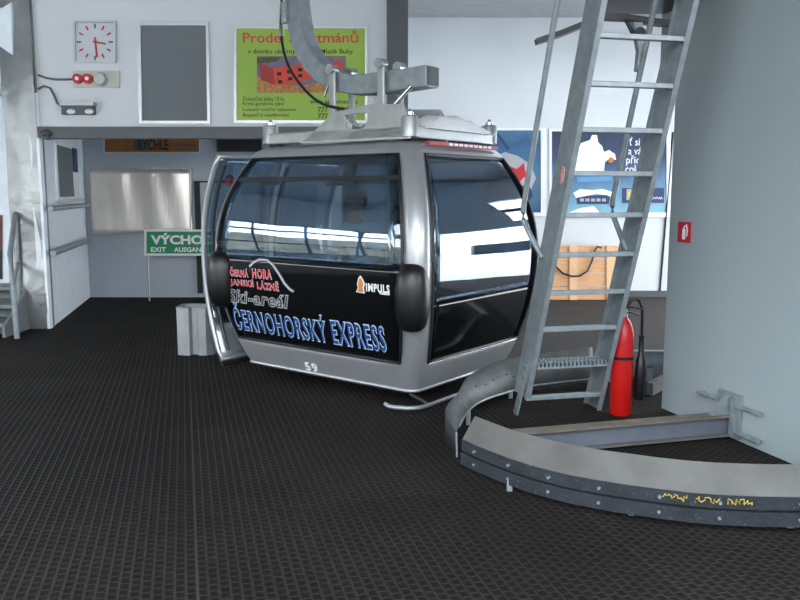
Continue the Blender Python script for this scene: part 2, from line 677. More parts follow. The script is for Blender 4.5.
# left wall with a ribbon of windows, right wall with the cabins' way out, rear wall with the big gateway
LW = [(-4.2, 0.6, 2.3, 3.9), (1.2, 7.85, 0.8, 2.45)]
wall_with_holes('wall_left', YR, YB, 0, CEIL, LW, lambda u, t: (XL - t, u), M['white_wall'], 0.2)
RH = [(5.4, 11.6, 0.0, 1.85), (8.6, 11.6, 2.1, 3.1), (-2.5, 3.6, 2.4, 3.9)]
wall_with_holes('wall_right', YR, YB, 0, CEIL, RH, lambda u, t: (XR + t, u), M['white_wall'], 0.2)
BH = [(-5.6, 4.8, 2.6, 3.95)]
wall_with_holes('wall_rear', XL, XR, 0, CEIL, BH, lambda u, t: (u, YR - t), M['white_wall'], 0.2)
for i, h in enumerate(LW):
    mb = MB()
    for yy in ([h[0] + 1.2, h[0] + 3.6] if i == 0 else [2.0, 2.85, 3.5, 4.35, 5.2, 6.0, 6.9]):
        lean_ = 0.0 if i == 0 else 0.22
        mb.prism([(XL - 0.13, yy, h[2]), (XL - 0.13, yy + 0.05, h[2]), (XL - 0.13, yy + 0.05 + lean_, h[3]), (XL - 0.13, yy + lean_, h[3])], (0.05, 0, 0))
    for a, b, c, d in ((h[0], h[1], h[2], h[2] + 0.05), (h[0], h[1], h[3] - 0.05, h[3]), (h[0], h[0] + 0.05, h[2], h[3]), (h[1] - 0.05, h[1], h[2], h[3]),
                       (h[0], h[1], 2.02, 2.1), (h[0], h[1], 1.3, 1.36), ((h[0] + h[1]) / 2 - 0.025, (h[0] + h[1]) / 2 + 0.025, h[2], h[3])):
        mb.box(XL - 0.12, XL - 0.06, a, b, c, d)
    struct(mb.build('window_%d' % (i + 1), M['dark_steel']))
# uprights and glazing bars in the right-hand way out
mb = MB()
mb.box(XR + 0.02, XR + 0.18, 10.4, 10.55, 0, 1.85)
mb.box(XR + 0.05, XR + 0.15, 8.6, 11.6, 2.55, 2.68)
for yy in (9.0, 9.5, 10.1, 10.7):
    mb.prism([(XR + 0.05, yy, 2.1), (XR + 0.05, yy + 0.12, 2.1), (XR + 0.05, yy + 0.42, 3.1), (XR + 0.05, yy + 0.3, 3.1)], (0.1, 0, 0))
struct(mb.build('window_6', M['dark_steel']))
struct(MB().box(XR + 1.3, XR + 1.45, 8.3, 14.0, 0.72, 1.2).build('trim_7', M['dark_steel']))  # added unseen barrier outside, shaped for its dark reflection in the glass
struct(MB().box(XR + 1.33, XR + 1.42, 9.5, 9.6, -0.2, 0.62).build('trim_8', M['dark_steel']))  # post of the added barrier
# bank of dry grass and bushes beyond the left windows
mb = MB()
rows = []
random.seed(5)
for i in range(7):
    rows.append([(-11.5 - 1.6 * i, -6 + 0.9 * k, -0.25 + (0 if i == 0 else 0.5 * i + 0.5 * random.random())) for k in range(26)])
mb.grid(rows)
struct(mb.build('floor_outside_bank', M['bank'], smooth=60))
# snowy ground outside
struct(MB().box(-60, 60, -60, 60, -0.4, -0.2).build('floor_outside_snow', M['snow']))
# roof trusses under the ceiling
for i, y in enumerate((0.8, 2.8, 5.0)):
    mb = MB()
    mb.box(XL, XR, y - 0.08, y + 0.08, CEIL - 0.3, CEIL)
    struct(mb.build('trim_%d' % (i + 10), M['dark_steel']))

# upper storey
zb = W(200, 127, YF).z
zl = W(200, 138.5, YF).z
xpl, xpr = W(387, 60, YF).x, W(408, 60, YF).x
struct(MB().box(SW0[0] - 0.12, xpl, YF, YF + 0.12, zb, CEIL).build('wall_upper', M['white_wall']))
LINTEL = struct(MB().box(SW0[0] - 0.1, xpl, YF - 0.05, YF + 0.15, zl, zb).build('trim_1', M['dark_steel']))
struct(MB().box(xpl, xpr, YF - 0.06, YF + 0.2, 0, CEIL).build('trim_2', M['dark_steel']))
struct(MB().box(xpr - 0.12, xpr - 0.02, YF + 0.2, YB, 2.5, CEIL).build('wall_upper_side', M['white_wall']))
struct(MB().box(-4.9, xpr - 0.02, YF + 0.15, YB, 2.72, 2.8).build('ceiling_passage', M['ceiling']))
# greyer sheet over the passage back wall, its shade put into colour
struct(MB().box(-4.78, xpr - 0.12, YB - 0.03, YB, 0, 2.72).build('wall_passage', M['grey_wall']))
# slanting side wall of the passage
d = Vector((SW1[0] - SW0[0], SW1[1] - SW0[1], 0)).normalized()
nL = Vector((-d.y, d.x, 0))
a, b = Vector((*SW0, 0)), Vector((SW1[0], SW1[1], 0))
mb = MB()
mb.prism([a, b, b + nL * 0.12, a + nL * 0.12], (0, 0, 2.72))
struct(mb.build('wall_side', M['side_wall']))
# corner strip
mb = MB()
mb.box(SW0[0] - 0.03, SW0[0] + 0.004, YF - 0.08, YF + 0.0, 0, zl)
struct(mb.build('trim_3', M['side_wall']))
# wall left of the metal-clad pillar
YS = 9.75
struct(MB().box(XL, -4.45, YS, YS + 0.15, 0, CEIL).build('wall_stair', M['grey_wall']))
struct(MB().box(-6.4, -4.62, YS - 0.04, YS, 0.5, 3.05).build('door_1', M['side_wall']))
# metal-clad pillar
xa, xb = W(12, 200, YF).x, -4.205
mb = MB()
rows = []
nx, nz = 8, 40
for i in range(nz + 1):
    z = CEIL * i / nz
    row = []
    for k in range(nx + 1):
        x = xa + (xb + 0.05 - xa) * k / nx
        y = YF - 0.07 - 0.02 * math.sin(z * 2.3 + 2.0 * k / nx) * math.sin(PI * k / nx) - 0.012 * math.sin(z * 5.1)
        row.append((x, y, z))
    rows.append(row)
mb.grid(rows)
mb.box(xa, xb + 0.05, YF - 0.04, YF + 0.1, 0, CEIL)
o = mb.build('clad_pillar', M['sheet'], smooth=40)
o['kind'] = 'structure'
o.name = 'trim_4'
# right-hand column
A_, B_ = Vector((1.955, 5.82, 0)), Vector((2.41, 4.31, 0))
e = (B_ - A_).normalized()
nR = Vector((-e.y, e.x, 0))
if nR.x < 0:
    nR = -nR
mb = MB()
prof = [(0, 0), (1.58, 0), (1.58, CEIL), (-0.2, CEIL), (-0.2, 2.52), (0, 2.27)]
mb.prism([A_ + e * u + Vector((0, 0, z)) for u, z in prof], nR * 1.6)
struct(mb.build('wall_column', M['column']))
# floor edging along the back wall
struct(MB().box(0.1, XR, YB - 0.06, YB, 0, 0.1).build('baseboard_back', M['dark_steel']))

# ---------------------------------------------------------------- things on the upper wall
Y = YF
# clock
c0 = W(95, 42, Y)
t = thing('wall_clock', 'square clear-cased wall clock with red hands and red marks', 'clock', (c0.x, Y, c0.z))
plate(rectp(75, 22, 115, 62), Y, 0.02, M['dial'], 'dial', t)
mb = MB()
mb.ring_prism([W(x, y, Y - 0.02) for x, y in rectp(74, 21, 116, 63)], [W(x, y, Y - 0.02) for x, y in rectp(76, 23, 114, 61)], (0, -0.03, 0))
mb.build('case', M['frame_alu'], t)
for k in range(12):
    an = k * PI / 6
    cxm, cym = 95 + 16 * math.sin(an), 42 - 16 * math.cos(an)
    dx, dy = math.sin(an), -math.cos(an)
    w_ = 0.8
    pts = [(cxm - dx * 2.2 - dy * w_, cym - dy * 2.2 + dx * w_), (cxm + dx * 2.2 - dy * w_, cym + dy * 2.2 + dx * w_),
           (cxm + dx * 2.2 + dy * w_, cym + dy * 2.2 - dx * w_), (cxm - dx * 2.2 + dy * w_, cym - dy * 2.2 - dx * w_)]
    plate(pts, Y - 0.02, 0.004, M['red_sign'] if k % 3 else M['dark_steel'], 'hour_mark', t)
plate([(93, 40.5), (106, 43.2), (106, 44.6), (93, 42.6)], Y - 0.024, 0.004, M['red_sign'], 'hour_hand', t)
plate([(94.2, 37), (95.6, 37), (98, 57), (96, 57.5)], Y - 0.028, 0.004, M['red_sign'], 'minute_hand', t)
# socket plate
c0 = W(98, 79, Y)
t = thing('socket_plate', 'beige plate with two red sockets and a round grey alarm bell', 'socket', (c0.x, Y, c0.z))
plate(rectp(74, 71, 120, 88), Y, 0.03, M['beige'], 'back_plate', t)
for x in (78.5, 88.5):
    c = W(x, 79, Y - 0.03)
    mb = MB()
    mb.cyl(c, c + Vector((0, -0.05, 0)), 0.055)
    ss = mb.build('socket', M['red_sign'], t, smooth=40)
    mb = MB()
    mb.cyl(c + Vector((0, -0.05, 0)), c + Vector((0, -0.055, 0)), 0.022)
    mb.build('socket_hole', M['white'], ss)
c = W(101, 79.5, Y - 0.03)
mb = MB()
mb.cyl(c, c + Vector((0, -0.06, 0)), 0.082, 24, 0.06)
mb.build('bell', M['alu'], t, smooth=40)
p = [W(x, y, Y - 0.02) for x, y in ((38, 75), (46, 78), (56, 79.5), (66, 79.5), (76, 79))]
MB().tube(p, 0.012).build('cable', M['grey_cable'], t, smooth=60)
# emergency light
c0 = W(80, 110, Y)
t = thing('emergency_light', 'small grey box lamp with two white bulbs under the red sockets', 'lamp', (c0.x, Y, c0.z))
plate(rectp(65, 104, 96, 115), Y, 0.1, M['dark_steel'], 'housing', t)
plate([(64, 103), (97, 103), (97, 106.5), (64, 106.5)], Y, 0.12, M['alu'], 'lid', t)
for x in (71, 89):
    c = W(x, 111.6, Y - 0.1)
    MB().ball(c, (0.05, 0.03, 0.03)).build('bulb', M['white'], t, smooth=60)
p = [W(x, y, Y - 0.02) for x, y in ((38, 89), (44, 86), (50, 88), (54, 95), (57, 103), (64, 108))]
MB().tube(p, 0.012).build('cable', M['grey_cable'], t, smooth=60)
# pipe elbow at the beam end
p = [W(x, y, Y - 0.075) for x, y in ((42, 134), (46, 132), (49, 135), (48.5, 140))]
MB().tube(p, 0.035).build('pipe_elbow', M['dark_steel'], LINTEL, smooth=60)
# grey notice board
c0 = W(175, 73, Y)
t = thing('notice_board', 'empty dark grey notice board in a pale metal frame', 'notice board', (c0.x, Y, c0.z))
plate(rectp(141, 25, 208, 121), Y, 0.02, M['board_grey'], 'felt_panel', t)
mb = MB()
mb.ring_prism([W(x, y, Y) for x, y in ((137.5, 22.5), (209, 22.5), (211, 124), (140, 124))],
              [W(x, y, Y) for x, y in ((141.5, 26), (206.5, 26), (208, 121), (143, 121))], (0, -0.04, 0))
mb.build('frame', M['frame_alu'], t)
# green poster
c0 = W(302, 75, Y)
t = thing('green_poster', 'lime green framed poster with a red building and red heading', 'poster', (c0.x, Y, c0.z))
plate(rectp(236, 28, 366, 121), Y, 0.015, M['lime'], 'sheet', t)
mb = MB()
mb.ring_prism([W(x, y, Y) for x, y in rectp(234.5, 26, 367.5, 123.5)], [W(x, y, Y) for x, y in rectp(237, 29, 365, 120.5)], (0, -0.035, 0))
mb.build('frame', M['frame_alu'], t)
Yp = Y - 0.017
wtext('heading', 'Prodej apartmánů', (243, 30.5, 358, 46), Yp, M['dark_red_print'], t, bold=0.012)
wtext('subheading', 'v domku uklárny u lesa a Mladé Buky', (248, 49, 353, 55), Yp, M['black_print'], t, bold=0.01)
ph = plate(rectp(257, 56, 346, 93), Yp + 0.001, 0.002, M['sky_print'], 'picture', t)
plate([(257, 76), (270, 82), (300, 86), (346, 78), (346, 93), (257, 93)], Yp - 0.001, 0.0015, M['ground_print'], 'ground', ph)
plate([(257, 57), (283, 57), (275, 62), (257, 64)], Yp - 0.001, 0.0012, M['tree_print'], 'trees', ph)
plate([(259, 63), (273, 68), (275, 85), (261, 80)], Yp - 0.002, 0.002, M['building_side'], 'house_end', ph)
plate([(273, 68), (310, 63), (312, 78), (290, 85), (275, 85)], Yp - 0.002, 0.002, M['building_red'], 'house_front', ph)
plate([(316, 67), (342, 60), (344, 74), (322, 80)], Yp - 0.002, 0.002, M['building_red'], 'house_wing', ph)
for x, y in ((277, 72), (287, 70), (298, 68), (278, 80), (288, 77), (298, 74)):
    plate(rectp(x, y, x + 4.5, y + 3.5), Yp - 0.004, 0.001, M['black_print'], 'house_window', ph)
for k, s in enumerate(('Dokončení lednu 10 ks', 'Krytá garážová stání', 'Luxusní vnitřní vybavení', 'Bezpečí k nastěhování')):
    wtext('small_print', s, (243, 96.2 + k * 5.6, 284 + (k == 2) * 12 + (k == 3) * 5, 100.8 + k * 5.6), Yp, M['black_print'], t, bold=0.004)
wtext('web_address', 'www.apartmany.cz', (310, 100, 358, 105), Yp, M['black_print'], t, bold=0.01)
wtext('phone_number', '777 154 986', (318, 107, 352, 112), Yp, M['black_print'], t, bold=0.01)
wtext('phone_number', '777 154 987', (318, 113.5, 352, 118.5), Yp, M['black_print'], t, bold=0.01)

# ---------------------------------------------------------------- passage
Y = YB - 0.03
c0 = W(142, 200, Y)
t = thing('metal_sheet_panel', 'large shiny wavy metal sheet on the passage back wall', 'panel', (c0.x, Y, c0.z))
x0, x1, z0, z1 = px_rect(94, 169, 191, 234, Y)
rows = []
for i in range(13):
    rows.append([])
    for k in range(49):
        f = k / 48
        y = Y - 0.05 - 0.010 * math.sin(f * 9 + 0.6 + 0.4 * math.sin(i * 0.4)) - 0.006 * math.sin(f * 21 + i * 0.2)
        rows[-1].append((x0 + (x1 - x0) * f, y, z0 + (z1 - z0) * i / 12))
MB().grid(rows).build('sheet', M['mirror_sheet'], t, smooth=80, solid=0.006)
mb = MB()
mb.ring_prism([W(x, y, Y) for x, y in rectp(92.5, 167.5, 192.5, 235.5)], [W(x, y, Y) for x, y in rectp(94.5, 169.5, 190.5, 233.5)], (0, -0.06, 0))
mb.build('frame', M['alu'], t)
# orange sign
c0 = W(152, 145, Y)
t = thing('orange_sign', 'orange sign with black lettering above the shiny metal sheet', 'sign', (c0.x, Y, c0.z))
plate(rectp(104, 134, 200, 153), Y, 0.03, M['frame_alu'], 'frame', t)
plate(rectp(105, 135, 199, 152), Y - 0.03, 0.004, M['orange_shaded'], 'panel', t)
plate(rectp(134, 139, 150, 150), Y - 0.034, 0.003, M['dark_steel'], 'dark_patch', t)
wtext('lettering', 'RYCHLE', (138, 139.5, 168, 150), Y - 0.039, M['black_print'], t, bold=0.03)
plate([(174, 143), (196, 145), (196, 147), (174, 145)], Y - 0.034, 0.003, M['dark_steel'], 'stripe', t)
plate([(180, 148), (198, 149.5), (198, 151), (180, 150)], Y - 0.034, 0.003, M['dark_steel'], 'stripe', t)
# dark sign
c0 = W(240, 145, Y)
t = thing('dark_sign', 'dark sign beside the orange one, partly behind the cabin door', 'sign', (c0.x, Y, c0.z))
plate(rectp(217, 134, 262, 152), Y, 0.03, M['black_print'], 'panel', t)
mb = MB()
mb.ring_prism([W(x, y, Y - 0.03) for x, y in rectp(217, 134, 262, 152)], [W(x, y, Y - 0.03) for x, y in rectp(218, 135, 261, 151)], (0, -0.01, 0))
mb.build('frame', M['dark_steel'], t)
# grey door behind the cabin
mb = MB()
mb.prism([W(x, y, Y) for x, y in ((200, 183), (262, 183), (262, 292), (200, 293))], (0, -0.02, 0))
dd = struct(mb.build('door_2', M['grey_wall']))
mb = MB()
for r in ((198.3, 181, 200, 293), (200, 181, 264, 182.6), (262.5, 182.6, 264, 293)):
    x0, x1, z0, z1 = px_rect(*r, Y)
    mb.box(x0, x1, Y - 0.04, Y, max(0, z0), z1)
mb.build('door_frame', M['black_print'], dd)
# exit sign on two posts
Ye = 11.75
c0 = W(180, 293, Ye)
t = thing('exit_sign', 'green and white exit sign on a thin post in the passage', 'sign', (W(180, 290, Ye).x, Ye, 0))
plate(rectp(145, 229.5, 224, 255.5), Ye, 0.03, M['white'], 'board', t)
plate(rectp(146.5, 231.5, 222.5, 253.5), Ye - 0.03, 0.003, M['green'], 'green_panel', t)
wtext('heading', 'VÝCHOD', (151, 233, 214, 244.5), Ye - 0.035, M['white'], t, bold=0.04)
wtext('lettering', 'EXIT', (151, 247.2, 166, 252), Ye - 0.035, M['white'], t, bold=0.03)
wtext('lettering', 'AUSGANG', (174, 247.2, 206, 252), Ye - 0.035, M['white'], t, bold=0.03)
for x in (147, 221):
    q = W(x, 240, Ye + 0.015)
    MB().cyl((q.x, Ye + 0.015, 0), (q.x, Ye + 0.015, W(x, 227, Ye).z), 0.013).build('post', M['alu'], t, smooth=40)
# handrails on the side wall
nI = -nL
for lab, (xa_, ya_, xb_, yb_), r in (('upper grey handrail on the pale side wall', (50.5, 208, 88, 205.7), 0.03),
                                     ('lower grey handrail on the pale side wall, sloping in view', (53, 253.5, 89.5, 240), 0.035)):
    o0 = Vector((*SW0, 0)) + nI * 0.08
    o1 = Vector((*SW1, 0)) + nI * 0.08
    pa, pb = WP(xa_, ya_, o0, o1), WP(xb_, yb_, o0, o1)
    z = (pa.z + pb.z) / 2
    pa.z = pb.z = z
    t = thing('handrail', lab, 'handrail', tuple((pa + pb) / 2 - nI * 0.08), 'handrails on the passage side wall')
    MB().tube([pa, pa.lerp(pb, 0.5), pb], r, 12).build('rail', M['galv'], t, smooth=50)
    for f in (0.08, 0.5, 0.92):
        q = pa.lerp(pb, f)
        MB().cyl(q, q - nI * 0.08, 0.014).build('bracket', M['galv'], t, smooth=50)
# service window in the side wall


def on_side(px, py, off):
    return WP(px, py, Vector((*SW0, 0)) + nI * off, Vector((*SW1, 0)) + nI * off)


def side_plate(pts, off, th, mat, name, parent):
    mb = MB()
    mb.prism([on_side(x, y, off) for x, y in pts], nI * th)
    return mb.build(name, mat, parent)


zt, zbm = on_side(56, 142, 0.0).z, on_side(56, 197, 0.0).z
pa, pb, pc = on_side(55, 170, 0), on_side(70.5, 170, 0), on_side(77, 170, 0)
win = None


def sbox(p, q, z0, z1, off, th):
    p, q = Vector((p.x, p.y, 0)), Vector((q.x, q.y, 0))
    mb = MB()
    mb.prism([p + nI * off + Vector((0, 0, z0)), q + nI * off + Vector((0, 0, z0)), q + nI * (off + th) + Vector((0, 0, z0)), p + nI * (off + th) + Vector((0, 0, z0))], (0, 0, z1 - z0))
    return mb


win = struct(sbox(pa, pc, zbm - 0.04, zt, 0.0, 0.02).build('window_7', M['side_wall']))
sbox(pa.lerp(pb, 0.08), pb, zbm, zt - 0.04, 0.02, 0.012).build('blind', M['board_grey'], win)
sbox(pb.lerp(pc, 0.15), pb.lerp(pc, 0.8), zbm, zt - 0.35, 0.02, 0.012).build('pane', M['white'], win)  # lit pane: its brightness is put into a plain white colour
sbox(pb.lerp(pc, 0.15), pb.lerp(pc, 0.8), zt - 0.35, zt - 0.02, 0.02, 0.012).build('pane', M['navy'], win)
sbox(pa, pc, zbm - 0.07, zbm - 0.03, 0.02, 0.06).build('sill', M['alu'], win)

# ---------------------------------------------------------------- stairs at the left edge
t = thing('metal_stairs', 'short grey metal stair with pipe railing at the left edge', 'stairs', (-5.0, 9.0, 0))
for k in range(3):
    y0 = 8.75 + 0.27 * k
    z1 = 0.15 + 0.175 * k
    MB().box(-5.5, -4.4, y0, y0 + 0.29, z1 - 0.045, z1).build('tread', M['stair'], t, bevel=0.006)
    MB().box(-5.5, -4.4, y0 + 0.25, y0 + 0.27, z1 - 0.175 if k else 0.0, z1 - 0.045).build('riser', M['stair'], t)
for x in (-5.53, -4.4):
    mb = MB()
    mb.prism([(x, 8.72, 0), (x, 9.62, 0), (x, 9.62, 0.5), (x, 9.35, 0.5), (x, 8.72, 0.12)], (0.03, 0, 0))
    mb.build('stringer', M['stair'], t)
xr = -4.34
Yr = 8.68
p0 = W(17, 336, Yr)
pts = [(p0.x, Yr, 0.0), (W(13, 290, Yr).x, Yr, W(13, 290, Yr).z), (W(10, 254, Yr).x, Yr, W(10, 254, Yr).z)]
q1 = W(15, 214, 9.3)
pts2 = pts + [tuple(q1), tuple(W(17, 250, 9.3)), (W(19, 290, 9.3).x, 9.3, 0.0)]
MB().tube(pts2, 0.03, 10).build('railing', M['galv'], t, smooth=50)
MB().tube([pts[1], tuple(W(18, 262, 9.3))], 0.02, 8).build('railing_bar', M['galv'], t, smooth=50)
# red and black board on the white door
c0 = W(1, 250, YS - 0.04)
t = thing('narrow_board', 'narrow dark red and black board on the white door', 'board', (c0.x, YS - 0.04, c0.z))
plate(rectp(-14, 215, 2.5, 250), YS - 0.04, 0.02, M['maroon'], 'upper_panel', t)
plate(rectp(-14, 250, 2.5, 279), YS - 0.04, 0.02, M['black_print'], 'lower_panel', t)
# white box by the pillar top
Yw = 9.28
mb = MB()
mb.prism([W(x, y, Yw) for x, y in ((-12, 0), (1, 8), (11, 2), (12, 55), (-1, 46), (-12, 38))], (0, 0.47, 0))
tag(mb.build('wall_cabinet', M['side_wall'], bevel=0.01), 'white wall cabinet high beside the metal-clad pillar', 'cabinet')
# silver bin
g = G(195, 356)
t = thing('metal_bin', 'silver folded sheet metal bin on the mat left of the cabin', 'bin', (g.x, g.y, 0))
w2, d2, h2 = 0.175, 0.14, 0.47
cs = [(-w2, -d2 + 0.03), (-w2 + 0.08, -d2), (-0.05, -d2), (-0.03, -d2 + 0.05), (0.02, -d2 + 0.05), (0.04, -d2), (w2 - 0.06, -d2), (w2, -d2 + 0.05), (w2, d2), (-w2, d2)]
ctr = Vector((g.x, g.y + 0.14, 0))
ou = [ctr + Vector((a, b, 0.004)) for a, b in cs]
inn = [ctr + Vector((a * 0.93, b * 0.9, 0.004)) for a, b in cs]
mb = MB()
mb.ring_prism(ou, inn, (0, 0, h2))
mb.build('shell', M['alu'], t)
mb = MB()
mb.prism([p_ + Vector((0, 0, 0.01)) for p_ in inn], (0, 0, 0.05))
mb.build('base', M['dark_steel'], t)
mb = MB()
mb.ring_prism([ctr + Vector((a * 1.03, b * 1.03, h2)) for a, b in cs], [ctr + Vector((a * 0.9, b * 0.86, h2)) for a, b in cs], (0, 0, 0.012))
mb.build('rim', M['galv'], t)

# ---------------------------------------------------------------- back wall on the right
Y = YB
# left blue poster
c0 = W(515, 172, Y)
t = thing('blue_poster', 'blue poster with a red star-shaped figure, right of the cabin roof', 'poster', (c0.x, Y, c0.z))
z0 = W(515, 212, Y).z
z1 = W(515, 130, Y).z
pmat = poster_mat('blue poster print', [(0.0, (44, 88, 126)), (0.35, (84, 116, 140)), (0.6, (60, 108, 146)), (0.85, (44, 84, 124)), (1.0, (70, 118, 150))], z0, z1)
plate(rectp(484, 130, 541, 213), Y, 0.015, pmat, 'sheet', t)
plate([(492, 158), (505, 152), (518, 156), (530, 164), (536, 178), (528, 196), (518, 190), (508, 176)], Y - 0.015, 0.003, M['grey_print'], 'pale_figure', t)
plate([(509, 166), (517, 169), (524, 163), (525, 171), (530, 175), (523, 178), (517, 186), (515, 177), (508, 173)], Y - 0.018, 0.003, M['red_sign'], 'red_figure', t)
plate([(496, 134), (499, 134), (510, 149), (507, 150)], Y - 0.015, 0.003, M['navy'], 'dark_stroke', t)
plate([(522, 186), (529, 184), (533, 196), (526, 204)], Y - 0.018, 0.003, M['navy'], 'dark_stroke', t)
mb = MB()
mb.ring_prism([W(x, y, Y) for x, y in rectp(482, 128, 546, 216)], [W(x, y, Y) for x, y in rectp(485, 130.5, 540.5, 212.5)], (0, -0.03, 0))
mb.build('frame', M['white'], t)
# right blue poster
c0 = W(609, 172, Y)
t = thing('snow_poster', 'blue poster with a painted white glare and white text behind the ladder', 'poster', (c0.x, Y, c0.z))
pmat = poster_mat('snow poster print', [(0.0, (128, 176, 194)), (0.2, (104, 152, 178)), (0.45, (72, 108, 144)), (0.62, (48, 64, 96)), (1.0, (36, 46, 74))], z0, z1)
plate(rectp(551, 131, 667, 213), Y, 0.015, pmat, 'sheet', t)
mb = MB()
mb.ring_prism([W(x, y, Y) for x, y in rectp(549, 129, 670, 217)], [W(x, y, Y) for x, y in rectp(551.5, 131.5, 666, 212.5)], (0, -0.03, 0))
mb.build('frame', M['white'], t)
plate([(575, 170), (577, 152), (581, 143), (590, 140), (592, 135), (597, 135), (598, 142), (602, 146), (604, 152), (609, 150), (615, 154), (616, 160), (610, 158), (605, 162), (604, 170), (607, 174), (575, 174)], Y - 0.015, 0.003, M['snow'], 'glare_patch', t)  # glare on the print, painted as a white shape
plate(circ(611, 160, 2.8, 12), Y - 0.018, 0.002, M['orange'], 'orange_spot', t)
plate([(577, 177), (612, 176), (612, 181), (577, 182)], Y - 0.015, 0.003, M['sky_blue'], 'ledge', t)
plate([(576, 196), (610, 195), (609, 204), (577, 204)], Y - 0.015, 0.003, M['navy'], 'plaque', t)
plate([(573, 193), (580, 189), (592, 190), (603, 189), (612, 192), (614, 198), (606, 195), (596, 194), (586, 196), (576, 198)], Y - 0.018, 0.003, M['snow'], 'snow_cap', t)
for k in range(5):
    plate(rectp(580 + 5.5 * k, 198.5, 584 + 5.5 * k, 201.5), Y - 0.018, 0.002, M['grey_print'], 'plaque_mark', t)
plate([(568, 213), (580, 208), (594, 206), (600, 213)], Y - 0.015, 0.003, M['snow'], 'snow_drift', t)
for k, (s, x0_, x1_) in enumerate((('ť si', 629, 640), ('a vás z', 628, 651), ('přichys', 626, 652), ('cokoliv', 625, 652))):
    wtext('slogan', s, (x0_, 137.5 + k * 9, x1_, 147.5 + k * 9), Y - 0.017, M['white'], t, bold=0.01, vref=(-0.2, 0.75))
plate(rectp(622, 188, 664, 203), Y - 0.015, 0.003, M['navy'], 'logo_panel', t)
plate(rectp(626.5, 189, 636, 200), Y - 0.018, 0.002, M['grey_print'], 'logo_square', t)
plate(circ(631, 194.5, 3.4, 14), Y - 0.02, 0.002, M['yellow'], 'logo_disc', t)
wtext('small_print', 'ČESKÁ', (638, 190, 649, 194.5), Y - 0.019, M['white'], t, bold=0.01)
wtext('small_print', 'POJIŠŤOVNA', (638, 196, 663, 200), Y - 0.019, M['white'], t, bold=0.01)
# crate panel
Yc = 11.85
c0 = G(588, 298)
t = thing('wooden_panel', 'pale pine board panel leaning at the back wall', 'panel', (W(588, 297, Yc).x, Yc, 0))
xa_, xb_ = W(549, 270, Yc).x, W(615.5, 270, Yc).x
zt_ = W(588, 246.5, Yc).z


def lean(x, s, off):
    """point on the leaning panel: s up the panel, off out of it"""
    an = math.radians(8)
    return Vector((x, Yc - 0.05 + s * math.sin(an) - off * math.cos(an), 0.008 + s * math.cos(an) + off * math.sin(an)))


hs = zt_ / math.cos(math.radians(8))
for k in range(4):
    a0, a1 = hs * k / 4 + 0.004, hs * (k + 1) / 4 - 0.004
    mb = MB()
    mb.hexa([lean(xa_, a0, 0), lean(xb_ + 0.03 * (k % 2), a0, 0), lean(xb_ + 0.03 * (k % 2), a0, 0.022), lean(xa_, a0, 0.022),
             lean(xa_, a1, 0), lean(xb_ + 0.03 * (k % 2), a1, 0), lean(xb_ + 0.03 * (k % 2), a1, 0.022), lean(xa_, a1, 0.022)])
    mb.build('board', M['wood'], t)
for x in (569, 606):
    x0, x1 = W(x, 270, Yc).x, W(x + 8, 270, Yc).x
    mb = MB()
    mb.hexa([lean(x0, 0, 0.022), lean(x1, 0, 0.022), lean(x1, 0, 0.05), lean(x0, 0, 0.05), lean(x0, hs, 0.022), lean(x1, hs, 0.022), lean(x1, hs, 0.05), lean(x0, hs, 0.05)])
    mb.build('batten', M['wood_pale'], t)
# cable hung over the panel
pts = []
for x, y in ((555, 262), (557, 268), (563, 274), (572, 277), (580, 277), (588, 272), (593, 262), (596, 252), (599, 247.5), (603, 249)):
    q = W(x, y, Yc - 0.1)
    s = (q.z - 0.008) / math.cos(math.radians(8))
    pts.append(lean(q.x, s, 0.066))
tag(MB().tube(pts, 0.014, 8).build('cable_loop', M['cable'], smooth=60), 'black cable hanging in a loop over the pine panel', 'cable')
# thin dark pole against the wall
pa, pb = W(673, 132, YB - 0.02), W(659.5, 296, YB - 0.02)
tag(MB().tube([pa, pb], 0.014, 8).build('wall_cable', M['cable'], smooth=60), 'thin dark cable running up the back wall beside the column', 'cable')
# extinguisher sign on the column
pa, pb = WP(679, 221.5, A_, B_), WP(690.5, 243, A_, B_)
cz = (pa.z + pb.z) / 2
t = thing('extinguisher_sign', 'small red fire extinguisher sign on the grey column', 'sign', tuple((pa + pb) / 2))


def on_col(u, z, off):
    p_ = A_ + e * u - nR * off
    return Vector((p_.x, p_.y, z))


ua = (Vector((pa.x, pa.y, 0)) - A_).dot(e)
ub = (Vector((pb.x, pb.y, 0)) - A_).dot(e)


def col_poly(pts, off, th, mat, name):
    mb = MB()
    mb.prism([on_col(ua + (ub - ua) * f, pb.z + (pa.z - pb.z) * g_, off) for f, g_ in pts], -nR * th)
    return mb.build(name, mat, t)


col_poly([(0, 0), (1, 0), (1, 1), (0, 1)], 0.0, 0.006, M['red_sign'], 'panel')
col_poly([(0.38, 0.15), (0.62, 0.15), (0.62, 0.62), (0.5, 0.72), (0.38, 0.62)], 0.006, 0.002, M['white'], 'bottle_symbol')
col_poly([(0.45, 0.75), (0.7, 0.9), (0.82, 0.6), (0.76, 0.3), (0.7, 0.3), (0.73, 0.6), (0.66, 0.8), (0.45, 0.68)], 0.006, 0.002, M['white'], 'hose_symbol')
